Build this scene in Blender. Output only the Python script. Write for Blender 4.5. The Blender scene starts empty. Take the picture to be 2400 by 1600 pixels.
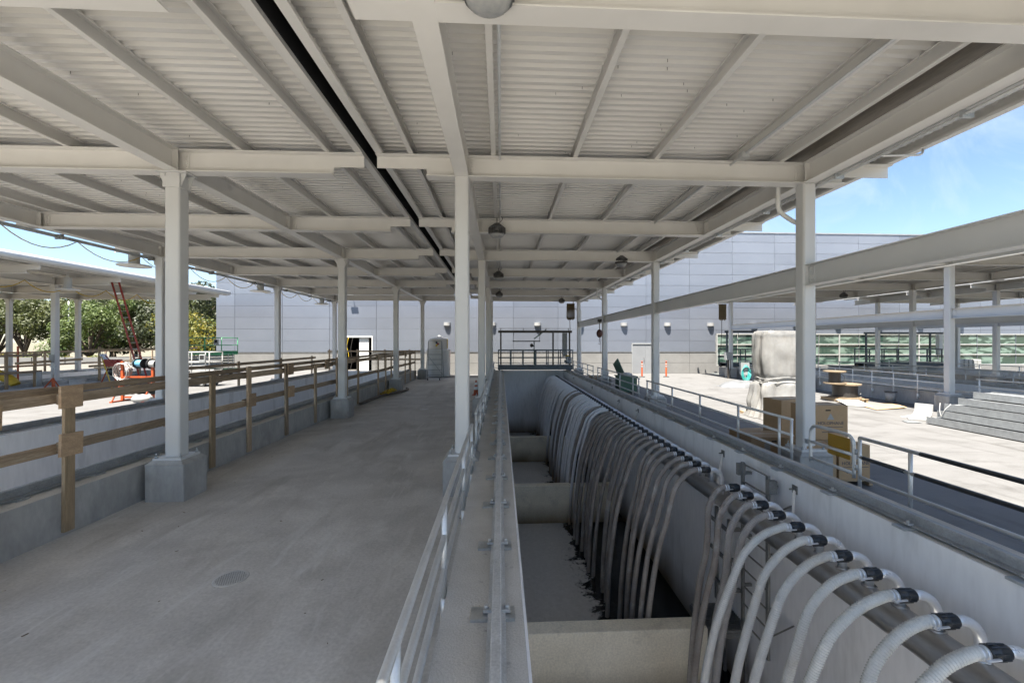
import bpy, bmesh, math, random
from mathutils import Vector, Matrix, noise as mnoise
random.seed(11)
R = math.radians
sc = bpy.context.scene
COL = sc.collection

# ------------------------------------------------------------------ camera
cam_d = bpy.data.cameras.new('camera'); cam = bpy.data.objects.new('camera', cam_d); COL.objects.link(cam)
cam.location = (0, 0, 2.6); cam.rotation_euler = (R(90), 0, R(-2.9))
cam_d.sensor_width = 36; cam_d.lens = 15.15; cam_d.shift_x = -0.0104
cam_d.clip_start = 0.05; cam_d.clip_end = 3000
sc.camera = cam

# ------------------------------------------------------------------ sky, sun, exposure
SUN = Vector((0.17, 0.36, -1.0)).normalized()          # the way the light travels
EL = math.asin(-SUN.z); ROT = math.atan2(-SUN.x, -SUN.y)
w = bpy.data.worlds.new('World'); sc.world = w; w.use_nodes = True
nt = w.node_tree; N = nt.nodes; L = nt.links
bg = N['Background']
sky = N.new('ShaderNodeTexSky'); sky.sky_type = 'NISHITA'; sky.sun_disc = False
sky.sun_elevation = EL; sky.sun_rotation = ROT; sky.air_density = 1.0; sky.dust_density = 0.3; sky.ozone_density = 2.5
tc = N.new('ShaderNodeTexCoord')
mp = N.new('ShaderNodeMapping'); mp.inputs['Rotation'].default_value = (0.3, 0.5, 0.6); mp.inputs['Scale'].default_value = (1.6, 6.0, 4.2)
cn = N.new('ShaderNodeTexNoise'); cn.inputs['Scale'].default_value = 1.6; cn.inputs['Detail'].default_value = 9; cn.inputs['Roughness'].default_value = 0.62; cn.inputs['Distortion'].default_value = 0.6
cr = N.new('ShaderNodeValToRGB'); cr.color_ramp.elements[0].position = 0.44; cr.color_ramp.elements[1].position = 0.78
cm = N.new('ShaderNodeMix'); cm.data_type = 'RGBA'
cl = N.new('ShaderNodeMath'); cl.operation = 'MULTIPLY'; cl.inputs[1].default_value = 0.7
L.new(tc.outputs['Generated'], mp.inputs['Vector']); L.new(mp.outputs['Vector'], cn.inputs['Vector'])
L.new(cn.outputs['Fac'], cr.inputs['Fac']); L.new(cr.outputs['Color'], cl.inputs[0]); L.new(cl.outputs[0], cm.inputs['Factor'])
L.new(sky.outputs['Color'], cm.inputs['A']); cm.inputs['B'].default_value = (3.6, 4.3, 5.4, 1)
L.new(cm.outputs['Result'], bg.inputs['Color'])
bg.inputs['Strength'].default_value = 0.054
sd = bpy.data.lights.new('sun', 'SUN'); sd.energy = 4.6; sd.angle = R(0.5); sd.color = (1.0, 0.94, 0.85)
so = bpy.data.objects.new('sun', sd); COL.objects.link(so); so.location = (-8, -16, 40)
so.rotation_euler = SUN.to_track_quat('-Z', 'Y').to_euler()
sc.view_settings.view_transform = 'Standard'; sc.view_settings.look = 'None'
sc.view_settings.exposure = 2.2; sc.view_settings.gamma = 1.0; sc.view_settings.use_curve_mapping = False
sc.render.engine = 'CYCLES'
sc.cycles.use_denoising = True; sc.cycles.max_bounces = 6; sc.cycles.diffuse_bounces = 4; sc.cycles.glossy_bounces = 3; sc.cycles.caustics_reflective = False; sc.cycles.caustics_refractive = False
sc.cycles.transparent_max_bounces = 12; sc.cycles.sample_clamp_indirect = 8.0
sc.cycles.use_adaptive_sampling = True; sc.cycles.adaptive_threshold = 0.02

# ------------------------------------------------------------------ mesh helpers
class MB:
    """collects pieces of ONE mesh"""
    def __init__(s): s.v = []; s.f = []; s.s = []
    def add(s, vs, fs, sm=False):
        b = len(s.v); s.v += [tuple(p) for p in vs]
        for f in fs: s.f.append(tuple(i + b for i in f)); s.s.append(sm)
        return s
    def box(s, x0, x1, y0, y1, z0, z1):
        v = [(x, y, z) for z in (z0, z1) for y in (y0, y1) for x in (x0, x1)]
        return s.add(v, [(0, 2, 3, 1), (4, 5, 7, 6), (0, 1, 5, 4), (2, 6, 7, 3), (0, 4, 6, 2), (1, 3, 7, 5)])
    def bar(s, p0, p1, w, h, up=(0, 0, 1)):
        p0 = Vector(p0); p1 = Vector(p1); d = (p1 - p0).normalized(); u = Vector(up)
        r = d.cross(u)
        if r.length < 1e-4: r = d.cross(Vector((1, 0, 0)))
        r.normalize(); u = r.cross(d)
        v = [p + r * (a * w / 2) + u * (b * h / 2) for p in (p0, p1) for a, b in ((-1, -1), (1, -1), (1, 1), (-1, 1))]
        return s.add(v, [(3, 2, 1, 0), (4, 5, 6, 7), (0, 1, 5, 4), (1, 2, 6, 5), (2, 3, 7, 6), (3, 0, 4, 7)])
    def tube(s, pts, r, n=8, caps=True, rs=None):
        pts = [Vector(p) for p in pts]; m = len(pts); vs = []
        t0 = (pts[1] - pts[0]).normalized()
        a = t0.orthogonal().normalized()
        for i, p in enumerate(pts):
            t = (pts[min(i + 1, m - 1)] - pts[max(i - 1, 0)]).normalized()
            a = (a - t * a.dot(t)).normalized(); b = t.cross(a)
            rr = rs[i] if rs else r
            for k in range(n):
                q = 2 * math.pi * k / n
                vs.append(p + a * (rr * math.cos(q)) + b * (rr * math.sin(q)))
        fs = [(i * n + k, i * n + (k + 1) % n, (i + 1) * n + (k + 1) % n, (i + 1) * n + k) for i in range(m - 1) for k in range(n)]
        s.add(vs, fs, True)
        if caps:
            b = len(s.v) - m * n
            s.f.append(tuple(b + k for k in reversed(range(n)))); s.s.append(False)
            s.f.append(tuple(b + (m - 1) * n + k for k in range(n))); s.s.append(False)
        return s
    def cyl(s, p0, p1, r, r2=None, n=12, caps=True):
        return s.tube([p0, p1], r, n, caps, rs=[r, r if r2 is None else r2])
    def prism(s, poly, axis, a, b):
        n = len(poly)
        def P(u, w, t): return (t, u, w) if axis == 'x' else (u, t, w) if axis == 'y' else (u, w, t)
        vs = [P(u, w, a) for u, w in poly] + [P(u, w, b) for u, w in poly]
        fs = [(i, (i + 1) % n, n + (i + 1) % n, n + i) for i in range(n)]
        return s.add(vs, fs + [tuple(reversed(range(n))), tuple(range(n, 2 * n))])
    def lathe(s, prof, c=(0, 0, 0), n=20, sm=True):
        m = len(prof); vs = []
        for r, z in prof:
            for k in range(n):
                q = 2 * math.pi * k / n; vs.append((c[0] + r * math.cos(q), c[1] + r * math.sin(q), c[2] + z))
        fs = [(i * n + k, i * n + (k + 1) % n, (i + 1) * n + (k + 1) % n, (i + 1) * n + k) for i in range(m - 1) for k in range(n)]
        return s.add(vs, fs, sm)
    def sphere(s, c, r, sq=(1, 1, 1), n=10, m=6):
        prof = [(max(1e-4, math.sin(math.pi * i / m)) * r, -math.cos(math.pi * i / m) * r) for i in range(m + 1)]
        b = len(s.v); s.lathe(prof, (0, 0, 0), n)
        for i in range(b, len(s.v)):
            x, y, z = s.v[i]; s.v[i] = (c[0] + x * sq[0], c[1] + y * sq[1], c[2] + z * sq[2])
        return s
    def xf(s, mat):
        s.v = [tuple(mat @ Vector(p)) for p in s.v]; return s
    def mesh(s, name='m'):
        me = bpy.data.meshes.new(name); me.from_pydata(s.v, [], s.f); 
        me.polygons.foreach_set('use_smooth', s.s); me.update(); return me

def ob(name, mb, m, parent=None, loc=None, rot=None, bevel=0, fix=True):
    me = mb.mesh(name) if isinstance(mb, MB) else mb
    if isinstance(mb, MB) and fix:
        bm = bmesh.new(); bm.from_mesh(me); bmesh.ops.recalc_face_normals(bm, faces=bm.faces[:]); bm.to_mesh(me); bm.free()
    if m is not None and not me.materials: me.materials.append(m)
    o = bpy.data.objects.new(name, me); COL.objects.link(o)
    if parent is not None: o.parent = parent
    if loc is not None: o.location = loc
    if rot is not None: o.rotation_euler = rot
    if bevel:
        b = o.modifiers.new('bevel', 'BEVEL'); b.width = bevel; b.segments = 2; b.limit_method = 'ANGLE'; b.angle_limit = R(40)
    return o
def tag(o, label, cat=None, group=None, kind=None):
    if label: o['label'] = label
    if cat: o['category'] = cat
    if group: o['group'] = group
    if kind: o['kind'] = kind
    return o
def thing(name, label, cat, loc=(0, 0, 0), rz=0, group=None):
    o = bpy.data.objects.new(name, None); COL.objects.link(o); o.empty_display_size = 0.2
    o.location = loc; o.rotation_euler = (0, 0, rz)
    return tag(o, label, cat, group)
def copy_tree(o, parent=None):
    c = o.copy(); COL.objects.link(c); c.parent = parent
    for ch in list(o.children): copy_tree(ch, c)
    return c
def text(name, s, size, m, parent, loc, rot, ax='CENTER', sx=1.0):
    cu = bpy.data.curves.new(name, 'FONT'); cu.body = s; cu.size = size; cu.align_x = ax; cu.align_y = 'CENTER'; cu.extrude = 0.0008; cu.resolution_u = 3
    cu.materials.append(m); tmp = bpy.data.objects.new(name, cu); me = bpy.data.meshes.new_from_object(tmp); bpy.data.objects.remove(tmp); o = bpy.data.objects.new(name, me); COL.objects.link(o)
    o.parent = parent; o.location = loc; o.rotation_euler = rot; o.scale = (sx, 1, 1); return o
def ibeam_poly(c, z0, d, fw, tf=0.018, tw=0.011):
    a, b = fw / 2, tw / 2
    return [(c - a, z0), (c + a, z0), (c + a, z0 + tf), (c + b, z0 + tf), (c + b, z0 + d - tf), (c + a, z0 + d - tf), (c + a, z0 + d), (c - a, z0 + d),
            (c - a, z0 + d - tf), (c - b, z0 + d - tf), (c - b, z0 + tf), (c - a, z0 + tf)]
def smooth_path(P, n=8):
    """Catmull-Rom through the points"""
    P = [Vector(p) for p in P]; Q = [P[0] * 2 - P[1]] + P + [P[-1] * 2 - P[-2]]; out = []
    for i in range(1, len(Q) - 2):
        for k in range(n):
            t = k / n; a, b, c, d = Q[i - 1], Q[i], Q[i + 1], Q[i + 2]
            out.append(0.5 * ((2 * b) + (c - a) * t + (2 * a - 5 * b + 4 * c - d) * t * t + (3 * b - a - 3 * c + d) * t ** 3))
    return out + [P[-1]]
ORD = ['first', 'second', 'third', 'fourth', 'fifth', 'sixth', 'seventh', 'eighth', 'ninth', 'tenth', 'eleventh', 'twelfth', 'thirteenth', 'fourteenth',
       'fifteenth', 'sixteenth', 'seventeenth', 'eighteenth', 'nineteenth', 'twentieth']
def ordinal(i):
    if i < 20: return ORD[i]
    n = i + 1; t = n // 10; u = n % 10
    T = {2: 'twenty', 3: 'thirty', 4: 'forty'}[t]
    return {2: 'twentieth', 3: 'thirtieth', 4: 'fortieth'}[t] if u == 0 else T + '-' + ORD[u - 1]

# ------------------------------------------------------------------ materials
def newmat(name):
    m = bpy.data.materials.new(name); m.use_nodes = True
    return m, m.node_tree, m.node_tree.nodes['Principled BSDF']
def hexc(c): return (c[0], c[1], c[2], 1)
def pm(name, c1, c2=None, scale=2.0, rough=0.6, metal=0.0, bump=0.0, bscale=None, stretch=(1, 1, 1), coord='pos', lo=0.35, hi=0.65, spec=0.5,
       fine=0.10, fscale=None, detail=3, rvar=0.0, c3=None, s3=0.5, lo3=0.55, hi3=0.7, orand=0.0, dist=0.0):
    """noise-mixed two- or three-colour surface with fine grain, roughness variation and bump"""
    m, nt, b = newmat(name); N = nt.nodes; L = nt.links
    c2 = c2 or c1
    if coord == 'pos': src = N.new('ShaderNodeNewGeometry').outputs['Position']
    else: src = N.new('ShaderNodeTexCoord').outputs['Object']
    if coord == 'obj':
        oi = N.new('ShaderNodeObjectInfo'); va = N.new('ShaderNodeVectorMath'); va.operation = 'MULTIPLY_ADD'
        cx = N.new('ShaderNodeCombineXYZ')
        for k in range(3): L.new(oi.outputs['Random'], cx.inputs[k])
        va.inputs[1].default_value = (37, 53, 71); L.new(cx.outputs[0], va.inputs[0]); L.new(src, va.inputs[2]); src = va.outputs[0]
    mp = N.new('ShaderNodeMapping'); mp.inputs['Scale'].default_value = stretch; L.new(src, mp.inputs['Vector'])
    n1 = N.new('ShaderNodeTexNoise'); n1.inputs['Scale'].default_value = scale; n1.inputs['Detail'].default_value = detail; n1.inputs['Roughness'].default_value = 0.6; n1.inputs['Distortion'].default_value = dist
    L.new(mp.outputs[0], n1.inputs['Vector'])
    r1 = N.new('ShaderNodeMapRange'); r1.inputs[1].default_value = lo; r1.inputs[2].default_value = hi; L.new(n1.outputs['Fac'], r1.inputs[0])
    mx = N.new('ShaderNodeMix'); mx.data_type = 'RGBA'; mx.inputs['A'].default_value = hexc(c1); mx.inputs['B'].default_value = hexc(c2)
    L.new(r1.outputs[0], mx.inputs['Factor']); col = mx.outputs['Result']
    if c3:
        n3 = N.new('ShaderNodeTexNoise'); n3.inputs['Scale'].default_value = s3; n3.inputs['Detail'].default_value = 4; n3.inputs['Roughness'].default_value = 0.65
        L.new(mp.outputs[0], n3.inputs['Vector'])
        r3 = N.new('ShaderNodeMapRange'); r3.inputs[1].default_value = lo3; r3.inputs[2].default_value = hi3; L.new(n3.outputs['Fac'], r3.inputs[0])
        m3 = N.new('ShaderNodeMix'); m3.data_type = 'RGBA'; m3.inputs['B'].default_value = hexc(c3); L.new(r3.outputs[0], m3.inputs['Factor']); L.new(col, m3.inputs['A']); col = m3.outputs['Result']
    n2 = N.new('ShaderNodeTexNoise'); n2.inputs['Scale'].default_value = fscale or scale * 14; n2.inputs['Detail'].default_value = 2; L.new(mp.outputs[0], n2.inputs['Vector'])
    if fine:
        r2 = N.new('ShaderNodeMapRange'); r2.inputs[1].default_value = 0.3; r2.inputs[2].default_value = 0.7; r2.inputs[3].default_value = 1 - fine; r2.inputs[4].default_value = 1 + fine
        L.new(n2.outputs['Fac'], r2.inputs[0])
        mm = N.new('ShaderNodeMix'); mm.data_type = 'RGBA'; mm.blend_type = 'MULTIPLY'; mm.inputs['Factor'].default_value = 1; L.new(col, mm.inputs['A']); L.new(r2.outputs[0], mm.inputs['B']); col = mm.outputs['Result']
    if orand:
        oi2 = N.new('ShaderNodeObjectInfo'); ro = N.new('ShaderNodeMapRange'); ro.inputs[3].default_value = 1 - orand; ro.inputs[4].default_value = 1 + orand
        L.new(oi2.outputs['Random'], ro.inputs[0])
        mo = N.new('ShaderNodeMix'); mo.data_type = 'RGBA'; mo.blend_type = 'MULTIPLY'; mo.inputs['Factor'].default_value = 1; L.new(col, mo.inputs['A']); L.new(ro.outputs[0], mo.inputs['B']); col = mo.outputs['Result']
    L.new(col, b.inputs['Base Color'])
    b.inputs['Metallic'].default_value = metal; b.inputs['Specular IOR Level'].default_value = spec
    if rvar:
        rr = N.new('ShaderNodeMapRange'); rr.inputs[3].default_value = rough - rvar; rr.inputs[4].default_value = rough + rvar; L.new(n1.outputs['Fac'], rr.inputs[0]); L.new(rr.outputs[0], b.inputs['Roughness'])
    else: b.inputs['Roughness'].default_value = rough
    if bump:
        bp = N.new('ShaderNodeBump'); bp.inputs['Strength'].default_value = bump; bp.inputs['Distance'].default_value = 0.02
        if bscale:
            nb = N.new('ShaderNodeTexNoise'); nb.inputs['Scale'].default_value = bscale; nb.inputs['Detail'].default_value = 3; L.new(mp.outputs[0], nb.inputs['Vector']); L.new(nb.outputs['Fac'], bp.inputs['Height'])
        else: L.new(n2.outputs['Fac'], bp.inputs['Height'])
        L.new(bp.outputs['Normal'], b.inputs['Normal'])
    return m
def stain_below(m, z0, z1, c, amp=0.5, nscale=0.8):
    """adds a water-line stain of its own ragged shape below a height"""
    nt = m.node_tree; N = nt.nodes; L = nt.links; b = N['Principled BSDF']
    src = b.inputs['Base Color'].links[0].from_socket
    g = N.new('ShaderNodeNewGeometry'); sx = N.new('ShaderNodeSeparateXYZ'); L.new(g.outputs['Position'], sx.inputs[0])
    mp = N.new('ShaderNodeMapping'); mp.inputs['Scale'].default_value = (1, 1, 0.25); L.new(g.outputs['Position'], mp.inputs[0])
    n = N.new('ShaderNodeTexNoise'); n.inputs['Scale'].default_value = nscale; n.inputs['Detail'].default_value = 8; L.new(mp.outputs[0], n.inputs['Vector'])
    a = N.new('ShaderNodeMath'); a.operation = 'MULTIPLY_ADD'; a.inputs[1].default_value = amp * 2; L.new(n.outputs['Fac'], a.inputs[0]); L.new(sx.outputs['Z'], a.inputs[2])
    r = N.new('ShaderNodeMapRange'); r.inputs[1].default_value = z0 + amp; r.inputs[2].default_value = z1 + amp; r.inputs[3].default_value = 1; r.inputs[4].default_value = 0; L.new(a.outputs[0], r.inputs[0])
    mx = N.new('ShaderNodeMix'); mx.data_type = 'RGBA'; mx.inputs['B'].default_value = hexc(c); L.new(r.outputs[0], mx.inputs['Factor']); L.new(src, mx.inputs['A']); L.new(mx.outputs['Result'], b.inputs['Base Color'])
    return m

MT = {}
MT['floor'] = pm('walkway_concrete', (.53, .51, .475), (.41, .392, .36), 0.5, .55, bump=.22, bscale=18, fine=.10, fscale=30, c3=(.58, .56, .52), s3=1.1, lo3=.47, hi3=.7, dist=1.6, rvar=.14, detail=6)
def drag_marks(m, c, amt, sx=1.1, sy=.22, lo=.52, hi=.70, seed=(3, 9, 0)):
    nt = m.node_tree; N = nt.nodes; L = nt.links; b = N['Principled BSDF']; src = b.inputs['Base Color'].links[0].from_socket
    g = N.new('ShaderNodeNewGeometry'); mp = N.new('ShaderNodeMapping'); mp.inputs['Scale'].default_value = (sx, sy, 1); mp.inputs['Location'].default_value = seed; mp.inputs['Rotation'].default_value = (0, 0, .5); L.new(g.outputs['Position'], mp.inputs[0])
    n = N.new('ShaderNodeTexNoise'); n.inputs['Scale'].default_value = 1.0; n.inputs['Detail'].default_value = 7; n.inputs['Roughness'].default_value = .62; n.inputs['Distortion'].default_value = .9; L.new(mp.outputs[0], n.inputs['Vector'])
    r = N.new('ShaderNodeMapRange'); r.inputs[1].default_value = lo; r.inputs[2].default_value = hi; r.inputs[4].default_value = amt; L.new(n.outputs['Fac'], r.inputs[0])
    mx = N.new('ShaderNodeMix'); mx.data_type = 'RGBA'; mx.inputs['B'].default_value = hexc(c); L.new(r.outputs[0], mx.inputs['Factor']); L.new(src, mx.inputs['A']); L.new(mx.outputs['Result'], b.inputs['Base Color'])
    return m
drag_marks(MT['floor'], (.31, .29, .255), .8); drag_marks(MT['floor'], (.62, .61, .58), .7, 3.5, .6, .58, .72, (17, 4, 0))
MT['deck'] = pm('deck_concrete', (.142, .140, .137), (.118, .116, .113), 0.5, .75, bump=.2, bscale=14, fine=.08, fscale=28, c3=(.09, .088, .084), s3=.9, lo3=.54, hi3=.72, stretch=(1, 2.6, 1))
MT['curb'] = pm('curb_concrete', (.40, .393, .375), (.29, .285, .273), 1.6, .8, bump=.25, bscale=20, fine=.06, fscale=18, c3=(.47, .46, .44), s3=2.2, lo3=.5, hi3=.75, stretch=(1, 1, .45), detail=6)
drag_marks(MT['deck'], (.075, .072, .068), .8, 1.6, .35, .56, .68)
MT['cap'] = pm('wall_cap_concrete', (.58, .555, .51), (.50, .475, .43), 2.2, .85, bump=.4, bscale=60, fine=.10, fscale=90, c3=(.30, .285, .26), s3=6, lo3=.64, hi3=.76)
MT['white'] = stain_below(pm('tank_lining', (.84, .84, .84), (.78, .78, .79), 0.7, .5, fine=.04, fscale=12, c3=(.50, .495, .48), s3=1.8, lo3=.55, hi3=.85, stretch=(1, 1, .22), detail=5), -3.7, -2.75, (.16, .115, .06))
MT['baffle'] = stain_below(pm('baffle_concrete', (.86, .78, .62), (.76, .68, .52), 1.0, .7, bump=.25, bscale=20, fine=.1, fscale=30, c3=(.50, .44, .34), s3=1.6, lo3=.55, hi3=.82), -3.7, -3.0, (.20, .145, .075), .3)
MT['steel'] = pm('painted_steel', (.73, .712, .675), (.68, .663, .628), 1.2, .42, fine=0)
MT['roof'] = pm('roof_deck_paint', (.76, .742, .705), (.71, .692, .655), 0.8, .26, fine=0, stretch=(.3, 1, 1))
MT['column'] = pm('column_paint_cool_light', (.61, .61, .60), (.57, .57, .565), 0.8, .4, fine=0)  # same paint as the steel, cooler light on the columns put into its colour
MT['gap'] = pm('joint_cover', (.012, .012, .012), (.02, .02, .02), 3, .9)
MT['brown'] = pm('gutter_panel', (.13, .11, .085), (.19, .165, .13), 2, .55, fine=.15, stretch=(1, .2, 1))
MT['galv'] = pm('galvanised_steel', (.52, .54, .55), (.40, .42, .43), 9, .42, .75, fine=.06, fscale=60, rvar=.1)
MT['rail'] = pm('crane_rail_steel', (.58, .58, .57), (.48, .48, .47), 5, .5, .3, fine=.12, fscale=60, c3=(.36, .33, .29), s3=4, lo3=.62, hi3=.85)
MT['alu'] = pm('railing_aluminium', (.62, .625, .62), (.56, .565, .56), 6, .42, .55, fine=.05, rvar=.06)
MT['stainless'] = pm('stainless_pipe', (.44, .43, .42), (.37, .365, .36), 3, .34, .85, fine=.05, rvar=.1, stretch=(1, .4, 1))
MT['bright'] = pm('bright_stainless', (.72, .73, .74), (.64, .65, .66), 8, .3, .45, fine=.03, rvar=.08)
MT['strut'] = pm('strut_channel', (.28, .275, .26), (.20, .195, .185), 5, .5, .6, fine=.12)
MT['hoseA'] = pm('light_grey_hose', (.56, .555, .52), (.50, .495, .465), 6, .5, fine=.05, coord='obj', c3=(.40, .36, .30), s3=2.2, lo3=.56, hi3=.8)
MT['hoseA2'] = pm('dusty_grey_hose', (.34, .315, .29), (.27, .25, .23), 4, .6, fine=.08, coord='obj')
MT['hoseB'] = pm('brown_grey_hose', (.245, .21, .18), (.33, .295, .26), 3, .55, fine=.1, c3=(.48, .46, .435), s3=2, lo3=.58, hi3=.75)
MT['hoseC'] = stain_below(pm('white_grey_hose', (.82, .82, .82), (.74, .74, .74), 4, .5, fine=.06), -3.4, -2.3, (.22, .15, .09), .5, 3)
MT['black'] = pm('black_plastic', (.018, .020, .022), (.03, .032, .034), 10, .35, fine=.1)
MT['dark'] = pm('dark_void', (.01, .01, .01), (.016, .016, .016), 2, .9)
MT['woodA'] = pm('weathered_lumber', (.42, .315, .215), (.28, .205, .135), 7, .8, bump=.3, stretch=(.35, 5, 5), coord='obj', fine=.2, fscale=40, orand=.28, c3=(.50, .41, .30), s3=3, lo3=.55, hi3=.75)
MT['woodB'] = pm('pale_lumber', (.42, .31, .19), (.31, .22, .13), 7, .75, bump=.25, stretch=(.35, 5, 5), coord='obj', fine=.15, fscale=40, orand=.2)
MT['ply'] = pm('plywood', (.43, .30, .185), (.33, .225, .14), 5, .75, bump=.2, stretch=(1, 1, 3.5), coord='obj', fine=.2, fscale=40, orand=.2)
MT['panel'] = pm('silver_wall_panel', (.19, .208, .245), (.175, .192, .228), .35, .38, .35, fine=0, orand=.08)
MT['precast'] = pm('precast_concrete', (.20, .197, .188), (.175, .172, .165), 1.2, .8, fine=.05, bump=.1, bscale=20)
MT['wallback'] = pm('dark_joint', (.12, .13, .15), None, 2, .8)
MT['whitep'] = pm('white_paint', (.74, .74, .72), (.68, .68, .66), 2, .45, fine=.04)
MT['doorg'] = pm('grey_door_paint', (.22, .227, .235), (.20, .207, .215), 1.5, .4, fine=.03)
MT['navy'] = pm('navy_steel', (.035, .052, .072), (.05, .068, .088), 4, .42, fine=.08)
MT['slate'] = pm('slate_blue_steel', (.11, .14, .165), (.08, .105, .13), 4, .45, fine=.1)
MT['iron'] = pm('dark_iron', (.03, .027, .025), (.06, .05, .042), 5, .5, fine=.15)
MT['green'] = pm('green_paint', (.06, .30, .13), (.05, .25, .11), 2, .4, fine=.05)
MT['dgreen'] = pm('dark_green_plastic', (.04, .10, .065), (.055, .13, .085), 2, .5, fine=.08)
MT['orange'] = pm('orange_paint', (.42, .075, .015), (.35, .058, .012), 5, .45, fine=.08)
MT['red'] = pm('red_paint', (.30, .03, .02), (.24, .022, .015), 5, .45, fine=.08)
MT['yellow'] = pm('yellow_plastic', (.62, .42, .02), (.5, .33, .02), 5, .5, fine=.1)
MT['blue'] = pm('blue_wire', (.16, .42, .60), (.12, .34, .5), 20, .5, fine=.12)
MT['teal'] = pm('teal_hose', (.05, .38, .34), (.04, .3, .28), 8, .4, fine=.08)
MT['card'] = pm('cardboard', (.40, .27, .15), (.36, .24, .13), 2, .8, fine=.05, fscale=40)
MT['poly'] = pm('polyethylene', (.62, .58, .52), (.55, .5, .43), 1.5, .5, fine=.05)
MT['grit'] = pm('grey_plastic', (.30, .31, .31), (.26, .27, .27), 4, .5, fine=.05)
MT['tyre'] = pm('rubber', (.02, .02, .02), (.035, .035, .033), 8, .7)
MT['ink'] = pm('blue_print', (.015, .035, .07), None, 5, .6, fine=0)
MT['inkk'] = pm('black_print', (.015, .015, .015), None, 5, .6, fine=0)
MT['cable'] = pm('black_cable', (.03, .028, .026), (.05, .045, .04), 30, .5, fine=.2)
MT['bark'] = pm('bark', (.09, .07, .05), (.05, .04, .03), 6, .9, bump=.5, stretch=(1, 1, .3))
MT['earth'] = pm('dry_ground', (.17, .145, .105), (.12, .105, .075), .12, .9, fine=.2, fscale=6, c3=(.12, .13, .06), s3=.05, lo3=.5, hi3=.65)
MT['rail2'] = pm('dark_rail_steel', (.36, .37, .38), (.28, .288, .295), 5, .5, .3, fine=.12, fscale=50, c3=(.30, .28, .24), s3=3, lo3=.6, hi3=.8)
MT['reelw'] = pm('reel_plywood', (.22, .17, .11), (.17, .13, .085), 6, .8, fine=.12)
MT['pale'] = pm('pale_ground', (.16, .145, .12), (.13, .12, .10), .6, .85, fine=.12)
MT['tray'] = pm('tray_galvanised', (.31, .325, .33), (.24, .25, .255), 7, .5, .2, fine=.08, fscale=50, rvar=.08)
MT['whiteo'] = pm('sun_toned_white', (.36, .36, .35), (.30, .30, .29), 2, .5, fine=.05)  # white paint toned down so objects in full sun do not burn out
MT['asph'] = pm('asphalt', (.06, .06, .06), (.05, .05, .05), .5, .85, fine=.15)
MT['bagg'] = pm('grey_tarp', (.11, .115, .12), (.17, .175, .18), 4, .45, fine=.1)
MT['lens'] = pm('lamp_lens', (.30, .31, .31), (.38, .38, .37), 14, .12, fine=.02)
MT['fix'] = pm('lamp_housing', (.13, .13, .13), (.18, .18, .18), 6, .45, .5, fine=.1)

m, nt, b = newmat('foam_water'); N = nt.nodes; L = nt.links     # dark water with grey scum drifting on its left half
g = N.new('ShaderNodeNewGeometry'); sx = N.new('ShaderNodeSeparateXYZ'); L.new(g.outputs['Position'], sx.inputs[0])
n1 = N.new('ShaderNodeTexNoise'); n1.inputs['Scale'].default_value = 1.1; n1.inputs['Detail'].default_value = 10; n1.inputs['Roughness'].default_value = .62; n1.inputs['Distortion'].default_value = 1.4; L.new(g.outputs['Position'], n1.inputs['Vector'])
n1b = N.new('ShaderNodeTexNoise'); n1b.inputs['Scale'].default_value = 9; n1b.inputs['Detail'].default_value = 6; n1b.inputs['Distortion'].default_value = 1; L.new(g.outputs['Position'], n1b.inputs['Vector'])
a0 = N.new('ShaderNodeMath'); a0.operation = 'MULTIPLY_ADD'; a0.inputs[1].default_value = .35; L.new(n1b.outputs['Fac'], a0.inputs[0]); L.new(n1.outputs['Fac'], a0.inputs[2])
a = N.new('ShaderNodeMath'); a.operation = 'MULTIPLY_ADD'; a.inputs[1].default_value = -.42; a.inputs[2].default_value = .98; L.new(sx.outputs['X'], a.inputs[0])
a2 = N.new('ShaderNodeMath'); a2.operation = 'ADD'; L.new(a.outputs[0], a2.inputs[0]); L.new(a0.outputs[0], a2.inputs[1])
rf = N.new('ShaderNodeMapRange'); rf.inputs[1].default_value = .67; rf.inputs[2].default_value = .78; L.new(a2.outputs[0], rf.inputs[0])
wv = N.new('ShaderNodeTexWave'); wv.inputs['Scale'].default_value = 3.2; wv.inputs['Distortion'].default_value = 5; wv.inputs['Detail'].default_value = 4; L.new(g.outputs['Position'], wv.inputs['Vector'])
fm = N.new('ShaderNodeMix'); fm.data_type = 'RGBA'; fm.inputs['A'].default_value = (.48, .46, .42, 1); fm.inputs['B'].default_value = (.72, .70, .66, 1); L.new(n1b.outputs['Fac'], fm.inputs['Factor'])
mx = N.new('ShaderNodeMix'); mx.data_type = 'RGBA'; mx.inputs['A'].default_value = (.006, .006, .006, 1); L.new(fm.outputs['Result'], mx.inputs['B']); L.new(rf.outputs[0], mx.inputs['Factor'])
L.new(mx.outputs['Result'], b.inputs['Base Color'])
rr = N.new('ShaderNodeMapRange'); rr.inputs[3].default_value = .08; rr.inputs[4].default_value = .55; L.new(rf.outputs[0], rr.inputs[0]); L.new(rr.outputs[0], b.inputs['Roughness'])
bp = N.new('ShaderNodeBump'); bp.inputs['Strength'].default_value = .25; bp.inputs['Distance'].default_value = .03; L.new(a0.outputs[0], bp.inputs['Height']); L.new(bp.outputs[0], b.inputs['Normal'])
MT['water'] = m
m, nt, b = newmat('window_glass'); N = nt.nodes; L = nt.links      # greenish glazing with bunched sheeting behind it
tc = N.new('ShaderNodeTexCoord'); mp = N.new('ShaderNodeMapping'); mp.inputs['Scale'].default_value = (.35, 1, 1.1); L.new(tc.outputs['Object'], mp.inputs[0])
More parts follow.
